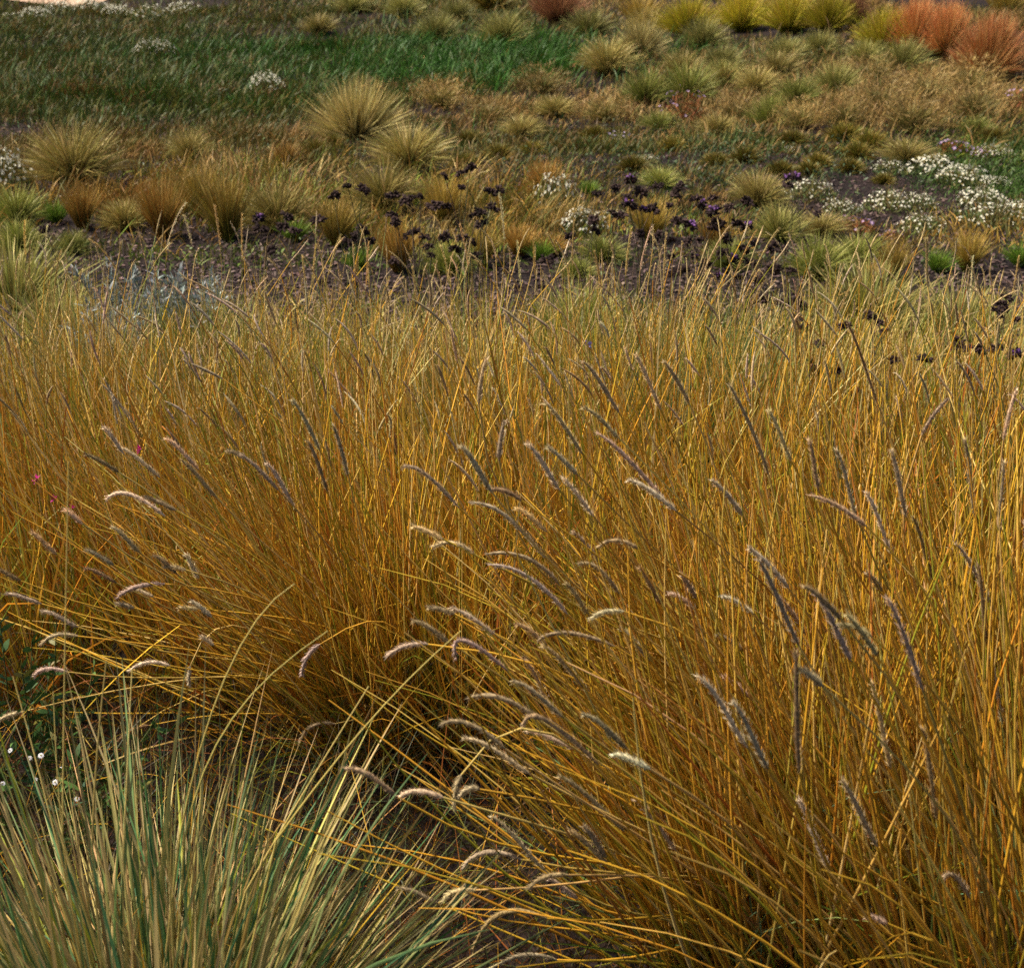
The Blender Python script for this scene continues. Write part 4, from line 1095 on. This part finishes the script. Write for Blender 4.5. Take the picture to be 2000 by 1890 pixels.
def clump_mass(e, N, rad, mean, sd, Lr, pal, wr=(.0018, .0030), kap=(.05, .25), S=8, name='stems', mat=None, tube=True, grow_p=2.0, mix=None):
    b = np.array(e.location)
    a = rng.uniform(0, 2 * pi, N); q = rad * np.sqrt(rng.random(N))
    base = b + np.stack([q * np.cos(a), q * np.sin(a), np.full(N, -.015)], -1)
    l = np.stack([rng.normal(mean[0], sd[0], N) + .7 * q * np.cos(a), rng.normal(mean[1], sd[1], N) + .7 * q * np.sin(a)], -1)
    L = rng.uniform(*Lr, N)
    cl = floor_clamp(grow(base, np.arctan2(l[:, 1], l[:, 0]), np.hypot(l[:, 0], l[:, 1]), rng.normal(kap[0], kap[1], N), L, S, grow_p))
    c0 = pick(pal, N); c1 = 1.25 * (c0 * .45 + .55 * pick(mix or pal, N))
    w = rng.uniform(*wr, N)[:, None]
    mb = MB()
    if tube:
        tubes(mb, cl, w * .5 * np.interp(np.linspace(0, 1, S), [0, .6, 1], [1.1, .9, .35])[None], lerp_cols(c0, c1, S))
    else:
        ribbons(mb, cl, w * np.interp(np.linspace(0, 1, S), [0, .3, .7, 1], [.8, 1, .7, .08])[None], lerp_cols(c0, c1, S), keel=True)
    return tag(obj(name, mb.mesh(name, mat or M_DRY, offset=b), e), None, None, None, 'stuff')


hero_r = np.random.default_rng(99)


def hero(e, pts, root=None, Yoff=0.0, R=.0048, stem=.0013, Ycap=.97, headpal=None, stempal=None, lift=.40):
    """one flowering stem of tuft e: pts are photo pixels of its head from tip to foot"""
    r = hero_r
    b = np.array(e.location)
    tip = pts[0]
    dx, dy, dz = ray(*tip)
    Yh = max(b[1] + Yoff + r.normal(0, .05), (CAM_H - Ycap) * dy / -dz)
    if root is None:
        a = r.uniform(0, 2 * pi); q = .12 * np.sqrt(r.random())
        root = b + np.array([q * np.cos(a), q * np.sin(a), -.015])
    ps = [plane(p_[0], p_[1], Yh) for p_ in pts]
    foot = ps[-1]
    dirn = unit(ps[-2] - foot)
    D = np.linalg.norm(foot - root)
    up = np.array([0, 0, 1.0])
    blend = unit(dirn * .75 + unit(foot - root) * .25)
    c = bez(root, root + (up * .75 + unit(foot - root) * .5) * D * lift * .8, foot - blend * D * .36, foot, 11)
    c[0] = root
    if len(ps) == 2:
        hl = np.linalg.norm(ps[0] - foot)
        sag = np.array([0, 0, -1]) * hl * r.uniform(.12, .34)
        h = bez(foot, foot + blend * hl * .35, foot + (ps[0] - foot) * .68 - sag * .6, ps[0], 12)
    else:
        mid_ = ps[1]
        ctl = 2 * mid_ - .5 * (foot + ps[0])
        t = np.linspace(0, 1, 12)[:, None]
        h = (1 - t) ** 2 * foot + 2 * t * (1 - t) * ctl + t * t * ps[0]
    sc_ = pick(stempal or [(3, GOLD), (2, STRAW), (1, (.46, .30, .07))], 1, r)
    so = obj('flower_stem', tubes(MB(), c[None], np.linspace(stem * 1.2, stem * .8, 11)[None], lerp_cols(sc_, sc_ * 1.05, 11), 4).mesh('flower_stem', M_DRY, offset=b), e)
    hb = pick(headpal or HB, 1, r)[0]
    mbh = head_geometry(MB(), h, R * r.uniform(.78, 1.02), hb, np.minimum(hb * 1.3 + .02, .8), r, nb=190, k=7, bl=.0095)
    obj('seed_head', mbh.mesh('seed_head', M_HEAD, offset=b), so)


AMB_PAL = [(4, GOLD), (2.2, ORNG), (1.6, STRAW), (2.6, OLVG), (.7, RUSTD), (.4, PALE)]
GF = 'arching foxtail tufts in the foreground'
A = clump_root('foxtail_grass', -.30, 2.50, 'foxtail tuft fanning out to the left above the dark hollow', group=GF)
clump_mass(A, 400, .17, (-.27, .0), (.28, .18), (.50, .92), AMB_PAL, (.0028, .0052))
clump_mass(A, 420, .17, (-.15, 0), (.40, .3), (.25, .55), [(2, OLVG), (2, ORNG), (1, GRNF), (1, GOLD)], (.002, .0038), (.5, .4), 7, 'leaf_blades', M_GRASS, False)
B1 = clump_root('foxtail_grass', .44, 1.80, 'big foxtail tuft leaning left over the dark hollow at bottom centre', group=GF)
clump_mass(B1, 420, .20, (-.35, .0), (.20, .18), (.55, .95), AMB_PAL, (.0036, .0066))
clump_mass(B1, 300, .16, (-.2, 0), (.40, .3), (.25, .60), [(2, OLVG), (1, ORNG), (1.5, GRNF), (1.2, (.13, .24, .15)), (1, GOLD)], (.0025, .005), (.4, .4), 7, 'leaf_blades', M_GRASS, False)
B2 = clump_root('foxtail_grass', .80, 1.62, 'tall upright foxtail tuft at the lower right corner', group=GF)
clump_mass(B2, 396, .22, (-.30, .0), (.15, .16), (.60, .98), AMB_PAL, (.0036, .0066))
clump_mass(B2, 260, .17, (-.15, 0), (.35, .3), (.25, .65), [(2, OLVG), (1, ORNG), (1.5, GRNF), (1.4, (.13, .24, .15)), (1, GOLD)], (.0025, .005), (.4, .4), 7, 'leaf_blades', M_GRASS, False)
B3 = clump_root('foxtail_grass', 1.04, 2.12, 'upright foxtail tuft along the right edge', group=GF)
clump_mass(B3, 434, .26, (-.16, .0), (.14, .16), (.60, .95), AMB_PAL, (.0034, .0064))
clump_mass(B3, 240, .19, (-.1, 0), (.35, .3), (.25, .60), [(2, OLVG), (1, ORNG), (1, GRNF), (1, (.13, .24, .15)), (1, GOLD)], (.002, .0045), (.4, .4), 7, 'leaf_blades', M_GRASS, False)
B4 = clump_root('foxtail_grass', .58, 2.22, 'foxtail tuft with long pale heads leaning left right of centre', group=GF)
clump_mass(B4, 496, .26, (-.31, .0), (.18, .16), (.55, .92), AMB_PAL, (.0032, .0062))
clump_mass(B4, 260, .19, (-.1, 0), (.35, .3), (.25, .60), [(2, OLVG), (2, ORNG), (1, GRNF), (1, GOLD)], (.002, .004), (.4, .4), 7, 'leaf_blades', M_GRASS, False)

HEADS_A = [[(202, 835), (242, 887)], [(237, 874), (312, 932)], [(166, 887), (232, 922)], [(324, 856), (388, 917)], [(353, 897), (423, 972)], [(443, 880), (480, 895)], [(468, 887), (544, 957)],
           [(206, 977), (252, 965), (322, 1008)], [(282, 972), (343, 997)], [(60, 1038), (111, 1083)], [(126, 995), (161, 1023)], [(166, 1073), (222, 1103)], [(166, 1110), (227, 1138)],
           [(217, 1028), (272, 1078)], [(322, 1108), (363, 1113)], [(227, 1169), (267, 1146), (322, 1140)], [(227, 1179), (262, 1187)], [(348, 1189), (388, 1189)], [(10, 1159), (81, 1179)],
           [(81, 1194), (151, 1224)], [(81, 1259), (110, 1240), (152, 1242)], [(252, 1310), (290, 1293), (332, 1300)], [(-5, 1408), (42, 1390)], [(66, 1322), (90, 1306), (131, 1312)], [(-5, 1112), (40, 1134)],
           [(222, 1461), (250, 1430), (292, 1416)], [(589, 1320), (600, 1283), (625, 1258)], [(363, 1083), (388, 1130)], [(373, 1174), (413, 1204)], [(393, 1244), (418, 1260)],
           [(585, 1450), (610, 1418), (655, 1413)], [(300, 1085), (345, 1120)], [(250, 1150), (300, 1165)], [(370, 1340), (372, 1300)], [(520, 905), (575, 990)], [(570, 780), (625, 880)], [(600, 860), (640, 960)],
           [(650, 830), (680, 930)]]
for h in HEADS_A:
    hero(A, h, Yoff=-.34, R=.0052, stem=.0017)
HEADS_B1 = [[(755, 1284), (790, 1262), (836, 1258)], [(892, 1290), (905, 1250), (935, 1243), (992, 1310)], [(836, 1187), (888, 1199)], [(882, 1187), (967, 1239)], [(806, 1213), (877, 1254)],
            [(1048, 1252), (1110, 1236), (1200, 1262)], [(912, 1364), (975, 1362), (1048, 1402)], [(861, 1415), (915, 1413), (987, 1462)], [(902, 1441), (1038, 1512)],
            [(1022, 1416), (1065, 1405), (1168, 1492)], [(1028, 1426), (1118, 1462)], [(1199, 1471), (1270, 1502)], [(1138, 1395), (1224, 1461)], [(675, 1502), (715, 1510), (776, 1556)],
            [(781, 1556), (815, 1545), (866, 1557)], [(886, 1582), (902, 1512)], [(896, 1557), (915, 1540), (937, 1541)], [(1088, 1512), (1219, 1622)], [(1138, 1612), (1184, 1672)],
            [(957, 1592), (1068, 1702)], [(905, 1694), (950, 1664), (1018, 1678)], [(1032, 1734), (1065, 1712), (1110, 1708)], [(1068, 1713), (1128, 1753)], [(776, 1733), (856, 1763)],
            [(866, 1758), (890, 1740), (927, 1738)], [(922, 1864), (975, 1785), (1068, 1793)], [(957, 1894), (1020, 1865), (1088, 1874)], [(1018, 1285), (1083, 1390)], [(1008, 1219), (1068, 1259)],
            [(1154, 1209), (1180, 1195), (1219, 1194)], [(1110, 1620), (1190, 1690)], [(1000, 1330), (1100, 1400)], [(1060, 1260), (1150, 1350)], [(1240, 1560), (1320, 1660)]]
for h in HEADS_B1:
    if len(h) == 4:
        h = [h[0], h[1], h[3]]
    hero(B1, h, Yoff=-.22 if h[0][1] > 1300 else -.05, R=.0050, stem=.0021)
HEADS_B4 = [[(786, 912), (830, 925), (897, 992)], [(1063, 786), (1138, 887)], [(1138, 796), (1209, 856)], [(1164, 844), (1300, 977)], [(1224, 937), (1320, 997)], [(1295, 705), (1345, 786)], [(1138, 705), (1209, 806)],
            [(1028, 866), (1093, 957)], [(1068, 871), (1128, 927)], [(1098, 932), (1159, 1008)], [(917, 982), (985, 1005), (1063, 1088)], [(947, 1083), (1030, 1090), (1100, 1150)], [(952, 1103), (1030, 1125), (1108, 1199)],
            [(806, 1028), (866, 1053)], [(846, 1068), (885, 1060), (927, 1083)], [(957, 957), (985, 958), (1018, 977)], [(1008, 992), (1068, 1038)], [(1118, 1038), (1174, 1098)], [(1169, 1068), (1205, 1055), (1249, 1073)],
            [(1128, 1103), (1165, 1108), (1209, 1159)], [(1103, 1138), (1149, 1199)], [(1209, 1224), (1269, 1290)], [(1249, 1108), (1290, 1179)], [(1330, 1123), (1360, 1169)], [(1305, 1159), (1360, 1189)],
            [(1421, 746), (1501, 927)], [(1390, 937), (1451, 1008)], [(1461, 1068), (1541, 1149)], [(1411, 1164), (1471, 1199)], [(1400, 1239), (1451, 1269)], [(1411, 1320), (1461, 1360)], [(1520, 1164), (1582, 1249)],
            [(1240, 690), (1290, 800)], [(900, 870), (960, 960)], [(950, 700), (935, 790)], [(985, 820), (975, 900)]]
for h in HEADS_B4:
    hero(B4, h, Yoff=-.36, R=.0050, stem=.0021)
HEADS_B2 = [[(1582, 967), (1693, 1028)], [(1592, 1159), (1662, 1290)], [(1652, 1199), (1713, 1280)], [(1632, 1224), (1665, 1222), (1703, 1244)], [(1572, 1144), (1642, 1209)], [(1562, 1308), (1607, 1340)],
            [(1552, 1270), (1562, 1510)], [(1642, 1521), (1713, 1652)], [(1844, 1713), (1865, 1710), (1894, 1753)], [(1693, 1788), (1733, 1803)], [(1733, 1169), (1803, 1350)], [(1360, 1320), (1460, 1460)],
            [(1560, 1560), (1620, 1700)], [(1430, 1370), (1500, 1500)], [(1480, 1090), (1560, 1260)], [(1700, 1330), (1740, 1500)], [(1800, 1420), (1830, 1600)]]
for h in HEADS_B2:
    hero(B2, h, Yoff=-.22, R=.0042, stem=.0022)
HEADS_B3 = [[(1693, 1118), (1723, 1154)], [(1864, 1058), (1945, 1199)], [(1783, 1008), (1824, 1138)], [(1632, 877), (1672, 1008)], [(1652, 625), (1713, 786)], [(2002, 1018), (2008, 1088)], [(1884, 856), (1904, 1008)],
            [(1809, 465), (1812, 560)], [(1960, 900), (1950, 1040)], [(1930, 1280), (1960, 1420)], [(1740, 880), (1770, 1010)], [(1690, 960), (1740, 1080)], [(1985, 760), (1960, 860)], [(1850, 780), (1800, 850)],
            [(1910, 1100), (1925, 1250)], [(1580, 860), (1600, 960)], [(1500, 800), (1545, 900)]]
for h in HEADS_B3:
    hero(B3, h, Yoff=-.28, R=.0043, stem=.0021)

# tall stalks with slender pale spikes rising at the back of the stand
SPK = [(2, (.56, .42, .17)), (1, (.48, .34, .12)), (1, (.62, .50, .28))]
GT = 'tall slender spikes rising above the golden stand'
for (bx, Yb, lab, lst, massN, mpal) in [
    (1345, 3.65, 'dark green rush tuft with tall golden spikes leaning right', [[(1429, 439), (1370, 540)], [(1478, 448), (1425, 560)], [(1523, 445), (1465, 545)], [(1387, 524), (1350, 600)], [(1301, 454), (1296, 560)],
      [(1295, 478), (1280, 570)], [(1274, 439), (1250, 530)], [(1233, 445), (1222, 540)], [(1484, 527), (1450, 590)], [(1493, 548), (1465, 605)], [(1330, 560), (1310, 640)], [(1410, 600), (1385, 680)]],
     900, [(4, (.045, .09, .03)), (2, (.12, .17, .04)), (1, GOLD), (1, STRAW)]),
    (1140, 4.1, 'thin tuft of pale spikes in front of the white flower patch', [[(1160, 489), (1175, 570)], [(1196, 502), (1196, 570)], [(1041, 456), (1046, 540)], [(1121, 427), (1118, 520)], [(1142, 572), (1135, 640)], [(1068, 455), (1090, 500)],
      [(1010, 470), (1018, 560)], [(1100, 510), (1100, 590)]], 160, [(2, OLVG), (2, STRAW), (1, SAGE)]),
    (900, 4.1, 'thin tuft of pale spikes at centre in front of the soil', [[(897, 437), (915, 520)], [(975, 375), (985, 470)], [(930, 508), (945, 540)], [(860, 480), (880, 560)], [(805, 520), (815, 590)]], 140, [(2, OLVG), (2, STRAW), (1, SAGE)]),
    (660, 4.1, 'thin tuft of pale spikes below the bright green low tuft', [[(666, 458), (640, 540)], [(617, 476), (612, 550)], [(720, 470), (715, 560)], [(590, 500), (600, 580)], [(700, 500), (690, 570)]], 160, [(2, OLVG), (2, STRAW), (1, SAGE)]),
    (450, 4.2, 'tall pale spikes above the blue-grey wormwood', [[(419, 400), (430, 480)], [(472, 416), (473, 510)], [(365, 395), (325, 490)], [(360, 420), (375, 480)], [(300, 510), (312, 570)]], 160, [(2, SAGE), (2, STRAW), (1, OLVG)]),
    (150, 4.2, 'tall pale spikes in front of the small light green tuft', [[(173, 467), (230, 530)], [(120, 487), (105, 600)], [(60, 470), (58, 540)], [(48, 430), (50, 500)], [(160, 525), (150, 590)], [(92, 440), (90, 520)]], 160, [(2, SAGE), (2, STRAW), (1, PALE)]),
    (1680, 4.0, 'pale spikes in front of the small rust tuft at right', [[(1649, 515), (1625, 600)], [(1672, 540), (1640, 610)], [(1730, 560), (1700, 640)], [(1900, 500), (1890, 600)], [(1990, 500), (1975, 580)]], 160, [(2, OLVG), (2, STRAW), (1, SAGE)]),
]:
    x0 = plane(bx, 700, Yb)[0]
    e = clump_root('spike_grass', x0, Yb, lab, group=GT)
    clump_mass(e, massN, .20 if massN > 300 else .14, (.10 if bx == 1345 else 0, 0), (.13, .12), (.35, .68), mpal, (.002, .0034), (.05, .2), 6)
    for h in lst:
        hero(e, h, Yoff=.0, R=.0030, stem=.0012, Ycap=.90, headpal=SPK, stempal=[(2, (.46, .36, .09)), (1, STRAW), (1, OLVG)], lift=.45)

# arching tussocks beside the soil strip
for (px, py, w, kind, hs, lab) in [
    (30, 640, 330, 'grey', 1.0, 'pale arching tussock at the left edge in front of the soil'),
    (1690, 665, 300, 'grey', .95, 'arching grey-green tussock in front of the soil at right'),
    (1870, 690, 250, 'grey', 1.0, 'sage green tussock at right behind the scattered seed heads'),
    (1130, 690, 240, 'green', 1.0, 'sage tuft with blue asters inside the golden stand'),
    (380, 730, 260, 'green', 1.0, 'dark green tuft seen between golden stems at left'),
    (130, 690, 260, 'grey', .9, 'grey-green tuft inside the pale grass at left'),
]:
    tuft(kind, px, py, w, lab, 'tussock_grass', hs, 'tussocks along the front of the soil strip')

# ------------------------------------------------------------------ big blue-green tuft at lower left, blade by blade
Cx, Cy = -.53, 1.42
G = clump_root('oat_grass', Cx, Cy, 'big blue-green and straw tuft filling the lower left corner')
cb = np.array([Cx, Cy, 0])
BLP = [(3, (.06, .15, .06)), (2.5, (.13, .20, .07)), (2, (.33, .28, .11)), (3, (.46, .34, .17)), (1, (.28, .31, .04)), (.6, (.52, .28, .03)), (1.2, (.05, .14, .08))]
BLT = [(3, (.46, .35, .17)), (2, (.38, .33, .13)), (1.6, (.20, .27, .12)), (1, (.54, .42, .24)), (.8, (.11, .22, .11))]


def oat_blades(N, th_hi, Lr, wr):
    a = rng.uniform(0, 2 * pi, N); q = .13 * np.sqrt(rng.random(N))
    base = cb + np.stack([q * np.cos(a), q * np.sin(a), np.full(N, -.015)], -1)
    ph = a + rng.normal(0, .75, N)
    th = th_hi * rng.random(N) ** .75
    cl = floor_clamp(grow(base, ph, th, rng.normal(.12, .20, N), rng.uniform(*Lr, N) * (1 - .12 * th), 8, 1.6))
    c0 = .95 * pick(BLP, N); c1 = 1.05 * np.where((rng.random(N) < .6)[:, None], pick(BLT, N), c0 * 1.2)
    wd = rng.uniform(*wr, N)[:, None] * np.interp(np.linspace(0, 1, 8), [0, .25, .6, .85, 1], [.75, 1, .85, .45, .04])[None]
    return cl, wd, lerp_cols(c0, c1, 8, 1.3)


cl, wd, cc = oat_blades(1600, 1.35, (.38, .74), (.0030, .0058))
tag(obj('fine_blades', ribbons(MB(), cl, wd, cc, keel=True).mesh('fine_blades', M_GRASS, offset=cb), G), None, None, None, 'stuff')
cl, wd, cc = oat_blades(260, 1.25, (.44, .80), (.0070, .0112))
for i in range(260):
    obj('blade', ribbons(MB(), cl[i:i + 1], wd[i:i + 1], cc[i:i + 1], keel=True).mesh('blade', M_GRASS, offset=cb), G)
# its few long straw culms
for pts, wdt in [([(900, 1232), (760, 1350), (640, 1500), (540, 1640)], .0042), ([(640, 1232), (480, 1340), (400, 1440), (360, 1640)], .0034), ([(575, 1140), (470, 1200), (395, 1400), (350, 1640)], .0036),
                 ([(134, 900), (128, 1200), (124, 1400), (122, 1640)], .0034), ([(25, 1320), (60, 1440), (85, 1540), (120, 1680)], .0032), ([(258, 1305), (253, 1390), (250, 1500), (240, 1680)], .0042),
                 ([(208, 1290), (195, 1400), (185, 1500), (180, 1660)], .0050), ([(720, 1340), (640, 1470), (560, 1600), (480, 1740)], .0038), ([(104, 1350), (108, 1450), (112, 1550), (130, 1700)], .0030)]:
    P = [plane(a, b_, Cy + .05 + .03 * k) for k, (a, b_) in enumerate(reversed(pts))]
    root = cb + np.array([rng.normal(0, .05), rng.normal(0, .05), -.01])
    c = np.concatenate([bez(root, root + (P[0] - root) * .33, root + (P[0] - root) * .67, P[0], 4)[:-1], bez(P[0], P[1], P[2], P[3], 9)])
    c0 = pick([(1, (.58, .44, .16)), (1, (.50, .42, .13))], 1)
    obj('culm', tubes(MB(), c[None], np.linspace(wdt * .5, wdt * .22, 12)[None], lerp_cols(c0, c0, 12), 4).mesh('culm', M_GRASS, offset=cb), G)

# leafy plant with white flowers behind the big tuft
r = np.random.default_rng(71)
b = np.array([-.98, 2.12, 0.0])
e = clump_root('leafy_aster', b[0], b[1], 'dark green leafy plant with few white flowers behind the big tuft', 'aster')
n = 40
a = r.uniform(0, 2 * pi, n)
c = grow(np.stack([.08 * np.cos(a), .08 * np.sin(a), np.full(n, -.02)], -1), a, r.uniform(.05, .9, n), r.uniform(-.2, .3, n), r.uniform(.22, .42, n), 6)
c0 = pick([(1, (.06, .08, .03)), (1, (.12, .07, .05))], n, r)
tag(obj('stems', tubes(MB(), c, np.full((n, 6), .0014), lerp_cols(c0, c0, 6)).mesh('stems', M_GRASS), e), None, None, None, 'stuff')
m = 1300
ii = r.integers(0, n, m); tt = r.uniform(.15, 1, m) * 4.99; k = tt.astype(int); fr = (tt - k)[:, None]
base = c[ii, k] * (1 - fr) + c[ii, k + 1] * fr
c1 = pick([(3, (.05, .12, .03)), (2, (.07, .14, .04)), (1, (.05, .12, .07)), (.6, (.16, .15, .04))], m, r)
tag(obj('leaves', ribbons(MB(), grow(base, r.uniform(0, 2 * pi, m), r.uniform(.4, 1.4, m), r.uniform(0, .7, m), r.uniform(.018, .042, m), 4),
    r.uniform(.006, .013, m)[:, None] * np.array([[.4, 1, .8, .1]]), lerp_cols(c1, c1 * 1.1, 4), r=r).mesh('leaves', M_GRASS), e), None, None, None, 'stuff')
for (fx, fy) in [(80, 1475), (58, 1480), (70, 1522), (108, 1527), (210, 1570), (5, 1530), (150, 1560), (20, 1465), (118, 1500), (30, 1690)]:
    P = plane(fx, fy, 2.0 + r.uniform(-.05, .1)) - b
    K = 11
    fl = MB()
    R = r.uniform(.0035, .0062)
    nrm = unit(np.array([r.normal(0, .5), -.5 + r.normal(0, .3), 1.0])); s1 = unit(np.cross(nrm, [.3, .8, .2])); s2 = np.cross(nrm, s1)
    for j in range(K):
        t = j * 2 * pi / K; d = cos(t) * s1 + sin(t) * s2; w = -sin(t) * s1 + cos(t) * s2
        fl.add([P, P + d * R * .6 + w * R * .2 + nrm * R * .15, P + d * R, P + d * R * .6 - w * R * .2 + nrm * R * .15], q=[[0, 1, 2, 3]], c=(.80, .78, .80))
    fl.add([P + nrm * .002 + (cos(t) * s1 + sin(t) * s2) * R * .3 for t in np.arange(6) * pi / 3] + [P + nrm * .004], t=[[j, (j + 1) % 6, 6] for j in range(6)], c=(.5, .4, .1))
    obj('flower', fl.mesh('flower', M_PETAL, smooth=False), e)

# small magenta and blue blooms among the golden stems
def bloom_plant(px, lst, Yd, colr, label, name):
    g = plane(px, 1000, Yd); b = np.array([g[0], Yd, 0])
    e = clump_root(name, b[0], b[1], label, 'wildflower')
    for (fx, fy) in lst:
        P = plane(fx, fy, Yd) - b
        c = bez(np.array([0, 0, -.01]), np.array([0, 0, P[2] * .4]), np.array([P[0], P[1], P[2] * .7]), P, 7)
        c0 = pick([(1, (.14, .17, .05))], 1, r)
        st = obj('stem', tubes(MB(), c[None], np.full((1, 7), .0011), lerp_cols(c0, c0, 7)).mesh('stem', M_GRASS), e)
        fl = MB()
        for j in range(9):
            d = unit(r.normal(0, 1, 3) + np.array([0, 0, .6])); s_ = unit(np.cross(d, [.2, .5, .8])) * .004
            fl.add([P, P + d * .007 + s_, P + d * .013, P + d * .007 - s_], q=[[0, 1, 2, 3]], c=np.array(colr) * r.uniform(.8, 1.2))
        obj('bloom', fl.mesh('bloom', M_PETAL, smooth=False), st)


bloom_plant(90, [(71, 936), (106, 975), (138, 992), (273, 877)], 2.7, (.55, .03, .24), 'magenta blooms dotted among golden stems at the left edge', 'magenta_wildflower')
bloom_plant(1140, [(1140, 668), (1153, 674), (1241, 735), (1246, 745)], 3.9, (.26, .22, .55), 'small blue-violet blooms in the golden stand right of centre', 'violet_wildflower')
print('objects', len(bpy.data.objects), 'tris', sum(len(m.loop_triangles) or sum(len(p_.vertices) - 2 for p_ in m.polygons) if len(m.polygons) < 5000 else len(m.polygons) * 2 for m in bpy.data.meshes))
